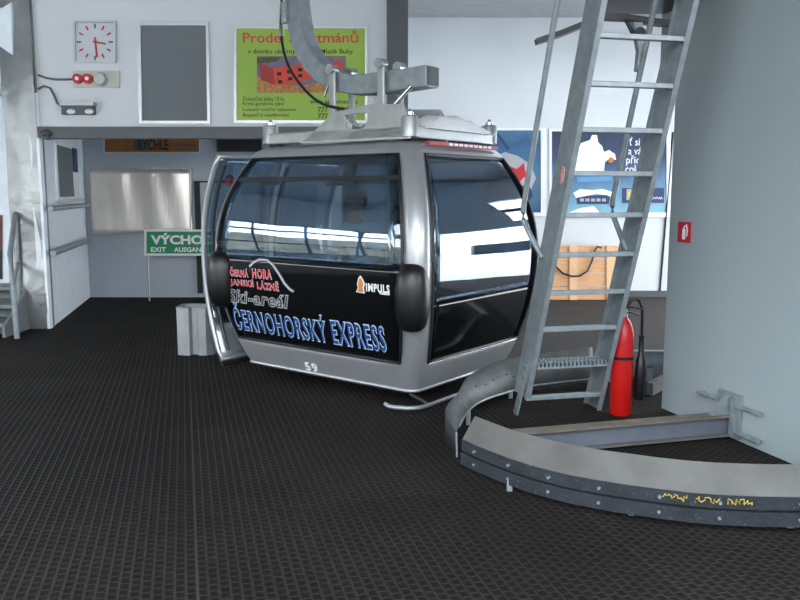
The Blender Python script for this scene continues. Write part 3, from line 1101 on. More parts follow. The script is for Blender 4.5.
# steel arm hanging at the column head
Yo = 5.75
t = thing('overhead_arm', 'dark bent steel arm reaching out from the column head behind the ladder', 'arm', tuple(W(640, 40, Yo)))
pth = [W(x, y, Yo) for x, y in ((536, 42), (560, 34), (585, 24), (603, 17), (625, 18), (652, 22), (672, 24))]
MB().sweep(pth, [(-0.05, -0.018), (0.05, -0.018), (0.05, 0.018), (-0.05, 0.018)]).build('bar', M['dark_bar'], t)
MB().tube([W(626, 20, Yo), W(634, 36, Yo), W(640, 44, Yo)], 0.014, 8).build('brace', M['dark_bar'], t, smooth=50)
mb = MB()
mb.prism([W(x, y, Yo - 0.04) for x, y in ((634, 22), (643, 22), (642, 40), (646, 58), (641, 71), (637, 70), (639, 50))], (0, 0.08, 0))
mb.build('hanger_plate', M['galv'], t)
MB().cyl(W(640, 33, Yo - 0.06), W(640, 33, Yo + 0.06), 0.04).build('pivot', M['dark_bar'], t, smooth=40)
x0, x1, z0, z1 = px_rect(603, 0, 652, 6, Yo)
struct(MB().box(x0, 2.6, Yo - 0.25, Yo + 0.25, z0, z0 + 0.18).build('trim_5', M['dark_bar']))

# ---------------------------------------------------------------- curved guide rail
RC = Vector((1.8, 5.25, 0))
t = thing('guide_rail', 'curved galvanised guide rail with dark belt skirt around the column', 'rail', (1.2, 3.9, 0))
# near plate: outer edge (top of the belt) and inner top edge, from the photograph's curve
outer = [(462.5, 439), (476, 445.5), (490, 451), (510, 458.5), (530, 465), (550, 470.3), (570, 475), (600, 480.5), (630, 485), (660, 489), (690, 492.5), (720, 494.8), (760, 496.5), (800, 497)]
inner = [(475, 416), (488, 421), (500, 425.5), (517, 431.5), (535, 436.3), (553, 440.7), (572, 444.6), (600, 449.7), (629, 453.5), (657, 457.3), (687, 460.5), (716, 462.6), (757, 464), (798, 464.5)]
po = [G(x, y, 0.18) for x, y in outer]
pi_ = [G(x, y, 0.295) for x, y in inner]


def extend(pl, n, r_add):
    """carry on around the ring beyond the right edge"""
    last = pl[-1]
    out = list(pl)
    v0 = Vector((last.x, last.y, 0)) - RC
    r = v0.length
    a0 = math.atan2(v0.y, v0.x)
    for k in range(1, n + 1):
        an = a0 + 0.07 * k
        out.append(Vector((RC.x + r * math.cos(an), RC.y + r * math.sin(an), last.z)))
    return out


po = extend(po, 7, 0)
pi_ = extend(pi_, 7, 0)


def inward(p):
    v = RC - Vector((p.x, p.y, 0))
    return v.normalized()


# cover plate with thickness
mb = MB()
rows = []
for a_, b_ in zip(po, pi_):
    dn = Vector((0, 0, -0.012)) + inward(a_) * 0.006
    rows.append([a_, a_.lerp(b_, 0.5) + Vector((0, 0, 0.002)), b_, b_ + dn, a_ + dn, a_])
vs = [[mb.bm.verts.new(p_) for p_ in r[:-1]] for r in rows]
for i in range(len(vs) - 1):
    for k in range(5):
        mb.bm.faces.new([vs[i][k], vs[i][(k + 1) % 5], vs[i + 1][(k + 1) % 5], vs[i + 1][k]])
mb.bm.faces.new(vs[0][::-1])
mb.bm.faces.new(vs[-1])
mb.build('cover_plate', M['cover'], t, smooth=30)
# belt skirt in two strips with a groove
path = [Vector((p_.x, p_.y, 0)) for p_ in po]
left_ext = [G(457, 457, 0.03), G(450, 449, 0.03)]


def skirt(z0, z1, out, th, name, mat):
    mb = MB()
    vs = []
    for p_ in path:
        n = inward(p_)
        q = p_ - n * out
        q2 = q + n * th
        vs.append([mb.bm.verts.new(Vector((c.x, c.y, z))) for c, z in ((q, z0), (q, z1), (q2, z1), (q2, z0))])
    for i in range(len(vs) - 1):
        for k in range(4):
            mb.bm.faces.new([vs[i][k], vs[i][(k + 1) % 4], vs[i + 1][(k + 1) % 4], vs[i + 1][k]])
    mb.bm.faces.new(vs[0][::-1])
    mb.bm.faces.new(vs[-1])
    return mb.build(name, mat, t, smooth=30)


skirt(0.115, 0.18, 0.006, 0.014, 'upper_belt', M['belt'])
skirt(0.035, 0.105, 0.012, 0.014, 'lower_belt', M['belt'])
skirt(0.06, 0.165, -0.009, 0.012, 'backing_strip', M['seal'])
for i in range(1, len(path) - 2, 2):
    p_ = path[i]
    n = inward(p_)
    for z in (0.145, 0.07):
        q = p_ - n * 0.01 + Vector((0, 0, z))
        MB().cyl(q + n * 0.01, q - n * 0.012, 0.008, 8).build('bolt', M['galv'], t)
for i in (3, 8, 13, 17):
    p_ = path[i]
    n = inward(p_)
    mb = MB()
    if i > 3:
        p_ = p_ + n * 0.07
    mb.box(p_.x - 0.014, p_.x + 0.014, p_.y - 0.012, p_.y + 0.012, 0.0, 0.06)
    mb.build('foot', M['galv'], t)
    q = p_ + n * 0.1
    MB().cyl((q.x, q.y, 0), (q.x, q.y, 0.25), 0.02).build('post', M['galv'], t, smooth=40)
# yellow handwriting on the belt


def on_belt(px, z):
    best = None
    for i in range(len(path) - 1):
        a_, b_ = path[i], path[i + 1]
        for s in range(11):
            c = a_.lerp(b_, s / 10)
            c = c - inward(c) * 0.0075
            v_ = Vector((c.x, c.y * 1, 0))
            dpt = c.y * CP - (z - CAMZ) * SP
            xx = 400 + F * c.x / dpt
            if best is None or abs(xx - px) < best[0]:
                best = (abs(xx - px), c)
    return Vector((best[1].x, best[1].y, z))


random.seed(3)
for seg in ((664, 688), (696, 720), (726, 740), (742, 754)):
    pts = []
    x = seg[0]
    k = 0
    while x < seg[1]:
        pts.append(on_belt(x, 0.149 + random.choice((-0.012, -0.004, 0.002, 0.006, 0.014)) + 0.004 * math.sin(k * 0.7)))
        x += random.choice((0.7, 1.1, 1.6))
        k += 1
    MB().tube(pts, 0.0022, 5).build('marker_scribble', M['gold_ink'], t)


def smooth_pts(pl, n=4):
    out = []
    for i in range(len(pl) - 1):
        p0, p1, p2, p3 = pl[max(0, i - 1)], pl[i], pl[i + 1], pl[min(len(pl) - 1, i + 2)]
        for k in range(n):
            f = k / n
            out.append(0.5 * (2 * p1 + (p2 - p0) * f + (2 * p0 - 5 * p1 + 4 * p2 - p3) * f * f + (3 * p1 - p0 - 3 * p2 + p3) * f ** 3))
    out.append(pl[-1])
    return out


# far sheet: outside skirt, top edge and inner face
O = [(456.3, 432, .18), (448, 421, .185), (445.3, 411, .19), (449, 402.5, .2), (457, 394, .21), (467, 377.5, .235), (482, 368, .255), (495, 362.5, .27), (507.5, 359, .28), (520, 357, .288), (537, 354, .295), (565, 350.5, .30), (592, 347, .30)]
I = [(457.5, 430, .17), (461, 422.5, .15), (464, 417, .13), (466, 413.5, .115), (468.5, 410.5, .105), (478, 403, .09), (491, 397.3, .08), (500, 394.5, .07), (511, 391, .06), (522, 388, .06), (536, 385, .055), (565, 381.5, .05), (594, 378.5, .05)]
Bt = [(457, 457, .03), (447.5, 446, .03), (444.8, 437, .03)]
PO = [G(*q) for q in O]
PI2 = [G(*q) for q in I]
PB = [G(*q) for q in Bt] + [Vector((p_.x, p_.y, 0.03)) - inward(p_) * 0.01 for p_ in PO[3:]]
mb = MB()
sPO, sPI, sPB = smooth_pts(PO), smooth_pts(PI2), smooth_pts(PB)
mb.grid([sPO, [a_.lerp(b_, 0.45) + inward(a_) * -0.004 for a_, b_ in zip(sPO, sPI)], sPI])
mb.build('guard_sheet', M['galv_dull'], t, smooth=35, solid=0.006)
mb = MB()
mb.grid([sPB, sPO])
mb.build('outer_belt', M['belt'], t, smooth=35, solid=0.006)
mb = MB()
mb.tube(sPI[2:], 0.008, 6)
mb.build('sheet_flange', M['galv'], t, smooth=50)
p0, p1 = PO[4], PI2[4]
MB().tube([p0 + Vector((0, 0, 0.004)) + inward(p0) * 0.004, p0.lerp(p1, 0.45) + inward(p0) * 0.004, p1 + inward(p0) * 0.006], 0.004, 6).build('sheet_seam', M['dark_steel'], t)
for f, g_ in ((5.3, 0.45), (5.9, 0.55), (6.6, 0.5), (7.8, 0.45), (8.4, 0.75), (8.4, 0.6)):
    i = int(f)
    a_ = PO[i].lerp(PO[i + 1], f - i)
    b_ = PI2[i].lerp(PI2[i + 1], f - i)
    c = a_.lerp(b_, g_)
    MB().ball(c, 0.011, 2).build('rivet', M['dark_steel'], t)
MB().tube([PO[0], PO[0].lerp(PB[0], 0.5), PB[0]], 0.006, 8).build('end_strip', M['galv'], t, smooth=50)
# posts under the far sheet
for i in (4, 8, 12):
    p_ = PI2[i]
    MB().box(p_.x - 0.015, p_.x + 0.015, p_.y - 0.0, p_.y + 0.03, 0, p_.z).build('foot', M['galv'], t)
# short rail piece by the column
xa_ = G(628, 381, 0.02)
t = thing('rail_section', 'short low galvanised rail behind the extinguisher by the column', 'rail', (1.9, 6.6, 0))
pa, pb = Vector((1.68, 6.75, 0)), Vector((2.5, 6.75, 0))
mb = MB()
mb.box(pa.x, pb.x, 6.74, 6.76, 0.03, 0.25)
mb.box(pa.x, pb.x, 6.70, 6.74, 0.13, 0.16)
mb.box(pa.x, pb.x, 6.70, 6.76, 0.24, 0.255)
mb.build('web', M['galv'], t)
for x in (1.75, 2.1, 2.4):
    MB().box(x, x + 0.05, 6.66, 6.74, 0, 0.12).build('foot', M['galv'], t)
MB().obox((2.1, 6.35, 0.05), (0.12, 0.16, 0), (0.02, -0.015, 0), (0, 0, 0.05)).build('bracket', M['galv_dull'], t)

# ---------------------------------------------------------------- beam between rail and column
t = thing('support_beam', 'blue-grey steel beam bolted to the column foot by a plate', 'beam', (1.5, 4.95, 0))
pe = on_col((Vector((2.165, 5.1, 0)) - A_).dot(e), 0, 0.0)
ps = Vector((0.70, 4.70, 0))
dirb = (Vector((pe.x, pe.y, 0)) - ps).normalized()
sb_ = Vector((-dirb.y, dirb.x, 0))


def beamsweep(prof, name, mat):
    mb = MB()
    e0, e1 = ps, Vector((pe.x, pe.y, 0)) - dirb * 0.012
    mb.sweep([e0, e1], [(-a, b) for a, b in prof])
    return mb.build(name, mat, t)


beamsweep([(-0.05, 0.150), (0.05, 0.150), (0.05, 0.162), (-0.05, 0.162)], 'top_flange', M['rust_top'])
beamsweep([(-0.05, 0.022), (0.05, 0.022), (0.05, 0.034), (-0.05, 0.034)], 'bottom_flange', M['cover'])
beamsweep([(-0.006, 0.034), (0.006, 0.034), (0.006, 0.15), (-0.006, 0.15)], 'web', M['steel_blue'])
uc = (Vector((pe.x, pe.y, 0)) - A_).dot(e)
mb = MB()
mb.obox(on_col(uc, 0.16, 0.011), e * 0.11, nR * 0.011, (0, 0, 0.145))
mb.build('end_plate', M['galv'], t, bevel=0.004)
mb = MB()
mb.prism([on_col(uc - 0.02, 0.162, 0.022), on_col(uc - 0.02, 0.29, 0.022), on_col(uc - 0.02, 0.27, 0.05), on_col(uc - 0.02, 0.162, 0.16)], e * 0.04)
mb.build('gusset', M['galv'], t)
mb = MB()
mb.obox(on_col(uc + 0.055, 0.16, 0.03), e * 0.02, nR * 0.012, (0, 0, 0.14))
mb.build('clamp_bar', M['galv'], t)
for z in (0.235, 0.06):
    for s in (-1, 1):
        a0 = on_col(uc + 0.1 * s, z, 0.035)
        a1 = on_col(uc + 0.3 * s, z, 0.035)
        if s < 0 and z < 0.1:
            continue
        rod = MB().cyl(a0, a1, 0.014, 10).build('threaded_rod', M['galv'], t, smooth=40)
        MB().cyl(on_col(uc + 0.27 * s, z, -0.0), on_col(uc + 0.27 * s, z, 0.05), 0.012, 6).build('nut', M['galv'], rod)
# ---------------------------------------------------------------- ladder
LA = Vector((0.93101, 5.56182, 0.12703))
LD = Vector((0.02599, -0.08413, 0.26320))
LW_ = Vector((0.53006, 0.12424, 0.0))
lw = LW_.normalized()
ld = LD.normalized()
lb = lw.cross(ld)
if lb.y < 0:
    lb = -lb                      # lb points away from the camera, out of the ladder's back
t = thing('access_ladder', 'tall galvanised steel ladder leaning up beside the grey column', 'ladder', (1.15, 5.7, 0))


def LP(k, s, bk=0.0):
    return LA + LD * k + lw * s + lb * bk


k_bot = -LA.z / LD.z
LWID = LW_.length
KT = 12.6
for s0, sg in ((-0.036, 1), (LWID + 0.036, -1)):
    # channel: web along lb, two short flanges pointing outwards
    prof = [(0, 0), (0.036, 0), (0.036, 0.008), (0.008, 0.008), (0.008, 0.202), (0.036, 0.202), (0.036, 0.21), (0, 0.21)]
    mb = MB()
    kb = k_bot + (0.02 if sg < 0 else 0.55)

    def pt(k, a, b_):
        return LP(k, s0 + sg * a, b_)
    lo = [pt(kb, a, b_) for a, b_ in prof]
    hi = [pt(KT, a, b_) for a, b_ in prof]
    # cut level at the floor
    lo = [p_ + ld * ((LA.z + LD.z * kb - p_.z) / ld.z) for p_ in lo]
    A = [mb.bm.verts.new(p_) for p_ in lo]
    B = [mb.bm.verts.new(p_) for p_ in hi]
    n = len(A)
    for i in range(n):
        mb.bm.faces.new([A[i], A[(i + 1) % n], B[(i + 1) % n], B[i]])
    mb.bm.faces.new(A[::-1])
    mb.bm.faces.new(B)
    st = mb.build('stile', M['galv'], t)
    if sg > 0:
        mb = MB()
        c0 = pt(k_bot + 0.02, -0.03, 0.06)
        c1 = pt(0.9, -0.009, 0.06)
        mb.sweep([c0 - ld * (c0.z - 0.0) / ld.z, c1], [(-0.03, -0.008), (0.03, -0.008), (0.03, 0.008), (-0.03, 0.008)], up=lw)
        mb.build('foot_plate', M['galv'], t)
        for kk in (0.55, 0.85):
            q = pt(kk, 0.0, 0.05)
            MB().cyl(q + lw * 0.0, q - lw * 0.03, 0.014, 6).build('bolt', M['chrome'], t)
for k in range(13):
    if k == 1:
        continue
    mb = MB()
    a0, a1 = LP(k, -0.028, 0.03), LP(k, LWID + 0.028, 0.03)
    up_ = Vector((0, 0, 1))
    hw = 0.024
    mb.obox((a0 + a1) / 2, (a1 - a0) / 2, Vector((-lw.y, lw.x, 0)) * hw, (0, 0, 0.016))
    rr = mb.build('rung', M['galv'], t, bevel=0.004)
# grating step
a0, a1 = LP(1, 0.0, 0.0), LP(1, LWID, 0.0)
by = Vector((-lw.y, lw.x, 0))
stp = MB().obox((a0 + a1) / 2 + Vector((0, 0, -0.014)), (a1 - a0) / 2, by * 0.004, (0, 0, 0.007)).build('grating_step', M['galv'], t)
mb = MB()
mb.obox((a0 + a1) / 2 + by * 0.16, (a1 - a0) / 2, by * 0.004, (0, 0, 0.02))
nb = 17
for i in range(nb + 1):
    q = a0.lerp(a1, (i + 0.5) / (nb + 1))
    mb.obox(q + by * 0.08 + Vector((0, 0, 0.004)), lw * 0.005, by * 0.08, (0, 0, 0.016))
for f in (0.05, 0.11):
    mb.obox((a0 + a1) / 2 + by * f + Vector((0, 0, 0.01)), (a1 - a0) / 2, by * 0.003, (0, 0, 0.008))
mb.build('grating_bars', M['galv'], stp)
# handrails behind the stiles, returning to them low down


def Lpix(px, py, bk, sfix):
    """point of the handrail's own plane (behind the ladder) at a photo pixel row"""
    best = None
    for i in range(2000):
        k = i * 0.008 - 1
        p_ = LP(k, sfix, bk)
        d_ = p_.y * CP - (p_.z - CAMZ) * SP
        yy = 300 - F * (p_.y * SP + (p_.z - CAMZ) * CP) / d_
        if best is None or abs(yy - py) < best[0]:
            best = (abs(yy - py), k)
    return LP(best[1], sfix, bk)


for s_, sj in ((-0.125, -0.036), (LWID - 0.01, LWID + 0.036)):
    k0 = 4.15 if s_ < 0 else 4.3
    pts = [LP(k0 - 0.4, sj, 0.15), LP(k0 - 0.2, sj + (s_ - sj) * 0.35, 0.22), LP(k0 + 0.1, sj + (s_ - sj) * 0.8, 0.31), LP(k0 + 0.28, s_, 0.37), LP(k0 + 0.45, s_, 0.395), LP(k0 + 0.65, s_, 0.405), LP(k0 + 1.5, s_, 0.41), LP(KT, s_, 0.415)]
    hr = MB().tube(pts, 0.019, 10).build('handrail', M['galv'], t, smooth=50)
    q = LP(10.3, s_, 0.415)
    q2 = LP(10.1, sj - 0.004, 0.16)
    mb = MB()
    mb.obox((q + q2) / 2, (q - q2) / 2, lw * 0.003, ld * 0.028)
    mb.build('handrail_bracket', M['cover'], hr)
# sticker on the left stile
c = LP(5.9, -0.037, 0.085)
mb = MB()
mb.prism([c + ld * 0.055 * math.sin(q * PI / 8) + lb * 0.03 * math.cos(q * PI / 8) for q in range(16)], -lw * 0.002)
stk = mb.build('sticker', M['white'], t)
stk['label'] = 'white oval sticker with a red ring'
mb = MB()
mb.ring_prism([c - lw * 0.002 + ld * 0.05 * math.sin(q * PI / 8) + lb * 0.027 * math.cos(q * PI / 8) for q in range(16)],
              [c - lw * 0.002 + ld * 0.04 * math.sin(q * PI / 8) + lb * 0.018 * math.cos(q * PI / 8) for q in range(16)], -lw * 0.001)
mb.build('sticker_ring', M['red_sign'], stk)
mb = MB()
mb.obox(c - lw * 0.003, ld * 0.03, lb * 0.006, lw * 0.001)
mb.build('sticker_mark', M['red_sign'], stk)

# ---------------------------------------------------------------- fire extinguisher
g = G(617, 417)
g.y += 0.085
g.x += 0.045
t = thing('fire_extinguisher', 'red fire extinguisher with black horn standing behind the ladder', 'fire extinguisher', (g.x, g.y, 0))
r = 0.078
MB().lathe(g, [(r * 0.93, 0.0), (r, 0.015), (r, 0.54), (r * 0.93, 0.61), (r * 0.7, 0.67), (r * 0.4, 0.705), (r * 0.32, 0.72)]).build('cylinder', M['red'], t, smooth=35)
MB().lathe(g, [(r + 0.003, 0.41), (r + 0.006, 0.412), (r + 0.006, 0.43), (r + 0.003, 0.432)]).build('strap', M['black_rubber'], t, smooth=35)
MB().cyl(g + Vector((0, 0, 0.715)), g + Vector((0, 0, 0.78)), 0.026).build('valve', M['alu'], t, smooth=40)
mb = MB()
mb.sweep([g + Vector((0.0, 0, 0.765)), g + Vector((0.05, -0.02, 0.79)), g + Vector((0.12, -0.05, 0.775))], [(-0.012, -0.006), (0.012, -0.006), (0.012, 0.006), (-0.012, 0.006)])
mb.sweep([g + Vector((0.0, 0, 0.745)), g + Vector((0.05, -0.02, 0.75)), g + Vector((0.1, -0.04, 0.73))], [(-0.012, -0.005), (0.012, -0.005), (0.012, 0.005), (-0.012, 0.005)])
mb.build('handle', M['black_rubber'], t)
hx = 0.135
pts = [g + Vector((0.0, 0, 0.76)), g + Vector((0.05, 0.0, 0.83)), g + Vector((0.1, 0.0, 0.84)), g + Vector((0.13, 0.0, 0.78)), g + Vector((hx, 0, 0.66)), g + Vector((hx, 0, 0.42))]
MB().tube(pts, 0.011, 8).build('hose', M['black_rubber'], t, smooth=60)
q = g + Vector((hx, 0, 0))
MB().lathe(q, [(0.034, 0.11), (0.042, 0.14), (0.04, 0.3), (0.034, 0.40), (0.02, 0.44), (0.018, 0.56), (0.02, 0.58)], 16).build('horn', M['black_rubber'], t, smooth=40)

# ---------------------------------------------------------------- gondola cabin
CA, CB, RCN = 0.99, 0.885, 0.09
CL = 1.23                     # reach on the door side
WR = {'S': (-1.0, 0.935), 'E': (-0.925, 1.0), 'N': (-1.0, 1.0), 'W': (-1.0, 1.0)}
CC = Vector((-0.104, 6.79, 0))
ROT = -math.radians(37.6)
cab = bpy.data.objects.new('gondola_cabin', None)
COL.objects.link(cab)
cab.location = CC
cab.rotation_euler = (0, 0, ROT)
tag(cab, 'silver and black gondola cabin with lettered side and open door', 'gondola cabin')
CM = Matrix.Translation(CC) @ Matrix.Rotation(ROT, 4, 'Z')
RTAB = [(1.875, None), (1.91, .240), (1.94, .27), (1.962, .305), (1.978, .36), (1.99, .44), (2.0, .56)]


def ins(z):
    if z > 1.875:
        prev = (1.875, 0.38 * 0.775 ** 2.11)
        for zz, v_ in RTAB[1:]:
            if z <= zz + 1e-9:
                f = (z - prev[0]) / (zz - prev[0])
                return prev[1] + (v_ - prev[1]) * f
            prev = (zz, v_)
        return RTAB[-1][1]
    d_ = z - 1.1
    v_ = (0.213 if d_ < 0 else 0.38) * abs(d_) ** 2.11
    if z < 0.13:
        v_ += (0.13 - z) * 1.6
    return v_


def side(face, f, z, off=0.0):
    ax, by_ = CA - ins(z), CB - ins(z)
    xl, xr_ = -(CL - ins(z)) + RCN, ax - RCN
    if face == 'S':
        return Vector((xl + (xr_ - xl) * (f + 1) / 2, -by_ - off, z))
    if face == 'E':
        return Vector((ax + off, f * (by_ - RCN), z))
    if face == 'N':
        return Vector((xr_ - (xr_ - xl) * (f + 1) / 2, by_ + off, z))
    return Vector((xl - RCN - off, -f * (by_ - RCN), z))


def perim(z, nF=8, nC=7):
    ax, by_ = CA - ins(z), CB - ins(z)
    pts, kind = [], []
    cen = {'S': (ax - RCN, -by_ + RCN, -PI / 2), 'E': (ax - RCN, by_ - RCN, 0), 'N': (-(CL - ins(z)) + RCN, by_ - RCN, PI / 2), 'W': (-(CL - ins(z)) + RCN, -by_ + RCN, PI)}
    for fc in 'SENW':
        w0, w1 = WR[fc]
        fs = [(w0 + (w1 - w0) * k / nF, fc) for k in range(nF)]
        if w0 > -1:
            fs.insert(0, (-1.0, 'c'))
        if w1 < 1:
            fs.append((w1, 'c'))
        for f, kd in fs:
            pts.append(side(fc, f, z))
            kind.append(kd)
        cx_, cy_, a0 = cen[fc]
        for k in range(nC):
            an = a0 + PI / 2 * k / nC
            pts.append(Vector((cx_ + RCN * math.cos(an), cy_ + RCN * math.sin(an), z)))
            kind.append('c')
    return pts, kind


ZW0, ZW1 = 0.36, 1.872
ZP = 1.06
zl_ = [0.08, 0.095, 0.11, 0.13, 0.19, 0.25, 0.31] + [ZW0 + (ZW1 - ZW0) * k / 26 for k in range(27)] + [1.89, 1.91, 1.925, 1.94, 1.952, 1.962, 1.97, 1.978, 1.985, 1.99, 2.0]
mb = MB()
rings, kinds = [], None
for z in zl_:
    pts, kinds = perim(z)
    rings.append([mb.bm.verts.new(p_) for p_ in pts])
n = len(kinds)
for i in range(len(zl_) - 1):
    for k in range(n):
        inw = kinds[k] != 'c' and zl_[i] > ZW0 - 1e-6 and zl_[i + 1] < ZW1 + 1e-6
        if inw:
            continue
        mb.bm.faces.new([rings[i][k], rings[i][(k + 1) % n], rings[i + 1][(k + 1) % n], rings[i + 1][k]])
mb.bm.faces.new(rings[0][::-1])
mb.bm.faces.new(rings[-1])
mb.build('body_shell', M['silver'], cab, smooth=40, recalc=False, solid=0.035)
# lower lip
pts, _ = perim(0.135)
MB().tube([p_ + Vector((0, 0, 0)) for p_ in pts], 0.013, 8, closed=True).build('lower_lip', M['silver'], cab, smooth=60)


def pane(face, z0, z1, off, name, mat, nx=14, nz=22, solid=0.008, parent=cab):
    f0, f1 = WR[face]
    mb = MB()
    rows = []
    for i in range(nz + 1):
        z = z0 + (z1 - z0) * i / nz
        rows.append([side(face, f0 + (f1 - f0) * k / nx, z, off) for k in range(nx + 1)])
    mb.grid(rows)
    for f in mb.bm.faces:
        f.smooth = True
    return mb.build(name, mat, parent, recalc=False, solid=solid, smooth=80)


for fc in 'SEN':
    w0, w1 = WR[fc]
    zp = 0.8 if fc == 'E' else ZP
    wn = pane(fc, zp, ZW1, -0.006, 'window', M['glass_dark'] if fc == 'E' else M['glass'])
    pane(fc, ZW0, zp, -0.006, 'lower_panel', M['black_gloss'])

    def fw(q, a0=w0, a1=w1):
        return a0 + (a1 - a0) * q
    # rubber seal around the glazing
    loop = [side(fc, fw(k / 12), ZW0, 0) for k in range(13)] + [side(fc, w1, ZW0 + (ZW1 - ZW0) * k / 20, 0) for k in range(1, 21)] + \
           [side(fc, fw(1 - k / 12), ZW1, 0) for k in range(1, 13)] + [side(fc, w0, ZW1 - (ZW1 - ZW0) * k / 20, 0) for k in range(1, 20)]
    MB().tube(loop, 0.013, 6, closed=True).build('window_seal', M['seal'], wn, smooth=60)
    if fc != 'E':
        mb = MB()
        rows = []
        for z in (1.69, 1.72):
            rows.append([side(fc, fw(k / 12), z, 0.004) for k in range(13)])
        mb.grid(rows)
        mb.build('vent_bar', M['dark_bar'], wn, recalc=False, solid=0.02)
    mb = MB()
    mb.tube([side(fc, fw(k / 12), ZW1 + 0.012 if fc == 'E' else ZW0 - 0.012, 0.004) for k in range(13)], 0.007, 6)
    mb.build('trim_strip', M['alu'], wn, smooth=60)
MB().tube([side('E', -0.92 + 1.9 * k / 12, ZW0 - 0.012, 0.004) for k in range(13)], 0.009, 6).build('sill_strip', M['chrome'], cab, smooth=60)
# interior
mb = MB()
mb.box(-CL + 0.3, CA - 0.26, -CB + 0.26, CB - 0.26, 0.14, 0.24)
mb.build('cabin_floor', M['interior'], cab)
for s in (-1, 1):
    mb = MB()
    y0, y1 = sorted((s * 0.36, s * 0.70))
    mb.box(-0.92, 0.68, y0, y1, 0.64, 0.72)
    bn = mb.build('bench', M['bench'], cab, bevel=0.02)
    mb = MB()
    y0, y1 = sorted((s * 0.66, s * 0.73))
    mb.box(-0.92, 0.68, y0, y1, 0.72, 1.06)
    mb.build('bench_back', M['bench'], bn, bevel=0.02)
    mb = MB()
    y0, y1 = sorted((s * 0.50, s * 0.60))
    mb.box(-0.8, 0.55, y0, y1, 0.24, 0.64)
    mb.build('bench_base', M['interior'], bn)
MB().cyl((0.0, 0.0, 0.16), (0.0, 0.0, 1.98), 0.018).build('grab_pole', M['galv'], cab, smooth=40)
# rubber bumpers at the corners
for sx, sy in ((1, -1), (-1, -1), (-1, 1)):
    z = 0.865
    c = Vector((CA - 0.09 if sx > 0 else -CL + 0.1, sy * (CB - 0.03), z))
    mb = MB()
    prof = []
    for k in range(13):
        an = -PI / 2 + PI * k / 12
        prof.append((0.125 * max(0.02, math.cos(an)) ** 0.6, 0.245 * (1 if an > 0 else -1) * abs(math.sin(an)) ** 0.85))
    mb.lathe(c, prof, 24)
    mb.build('bumper', M['black_rubber'], cab, smooth=60)
# sliding door leaves pushed out from the door side
for s in (-1, 1):
    xo = 0.2
    y_near, y_far = (-CB + 0.085, -0.06) if s < 0 else (0.06, CB - 0.085)

    def lf(y, z):
        return Vector((-(CL - ins(z)) - xo, y, z))
    zs = [0.14 + (1.9 - 0.14) * k / 24 for k in range(25)]
    edge_n = [lf(y_near, z) for z in zs]
    edge_f = [lf(y_far, z) for z in zs]
    loop = edge_n + [edge_n[-1].lerp(edge_f[-1], k / 6) for k in range(1, 6)] + edge_f[::-1] + [edge_f[0].lerp(edge_n[0], k / 6) for k in range(1, 6)]
    dr_ = MB().tube(loop, 0.024, 8, closed=True).build('door_frame', M['silver'], cab, smooth=60)
    rows = []
    for i, z in enumerate(zs):
        rows.append([edge_n[i].lerp(edge_f[i], k / 6) for k in range(7)])
    k0 = 4
    mb = MB()
    mb.grid([r_[::-1] for r_ in rows[k0:]])
    mb.build('door_glass', M['glass'], dr_, recalc=False, solid=0.008, smooth=80)
    mb = MB()
    mb.grid([r_[::-1] for r_ in rows[:k0 + 1]])
    mb.build('door_panel', M['silver'], dr_, recalc=False, solid=0.02, smooth=80)
    MB().tube([p_ + Vector((0, 0, -0.04)) for p_ in (edge_n[0], edge_n[0].lerp(edge_f[0], 0.5), edge_f[0])], 0.025, 8).build('door_seal', M['seal'], dr_)
    for i in (3, 21):
        c = edge_n[i].lerp(edge_f[i], 0.8)
        MB().cyl(c, c + Vector((0.22, 0, 0)), 0.016).build('door_arm', M['dark_bar'], dr_, smooth=40)
    if s < 0:
        cy, cz_, xx = -0.60, 1.70, -(CL - ins(1.70)) - xo + 0.006
        ringo = [Vector((xx, cy + 0.05 * math.cos(q * PI / 10), cz_ + 0.05 * math.sin(q * PI / 10))) for q in range(20)]
        ringi = [Vector((xx, cy + 0.036 * math.cos(q * PI / 10), cz_ + 0.036 * math.sin(q * PI / 10))) for q in range(20)]
        mb = MB()
        mb.ring_prism(ringo, ringi, (0.003, 0, 0))
        mb.obox((xx + 0.0015, cy, cz_), (0.0015, 0, 0), (0, 0.028, 0.028), (0, 0.005, -0.005))
        mb.build('no_entry_ring', M['red_sign'], dr_)
    # inner upright beside the near edge
    MB().tube([p_ + Vector((0.05, 0.06 if s < 0 else -0.06, 0)) for p_ in edge_n[1:-1]], 0.014, 8).build('door_edge_strip', M['dark_bar'], dr_, smooth=60)

# ----- lettering on the lettered side


def cab_hit(px, py):
    r_ = ray(px, py)
    inv = CM.inverted()
    o_ = inv @ Vector((0, 0, CAMZ))
    d_ = inv.to_3x3() @ r_
    lo, hi = 3.0, 9.0
    for _ in range(50):
        m_ = (lo + hi) / 2
        p_ = o_ + d_ * m_
        if p_.y > -(CB - ins(min(max(p_.z, 0.1), 1.87))):
            hi = m_
        else:
            lo = m_
    p_ = o_ + d_ * hi
    return p_.x, p_.z


def onS(off):
    return lambda x, z: Vector((x, -(CB - ins(z)) - off, z))


def decal_text(name, s, x0, x1, z0, z1, layers, parent=cab, shear=0.0):
    first = None
    ref = None
    b0 = text_bm(s, layers[-1][0], shear)
    xs = [v.co.x for v in b0.verts]
    ys = [v.co.y for v in b0.verts]
    ref = (min(xs), max(xs), min(ys), max(ys))
    b0.free()
    for i, (bold, mat, nm) in enumerate(layers):
        o_, _ = flat_text(name if i == 0 else nm, s, x0, x1, z0, z1, onS(0.002 + 0.0025 * i), mat, parent if first is None else first, bold, shear, sub=0.03, ref=ref)
        if first is None:
            first = o_
    return first


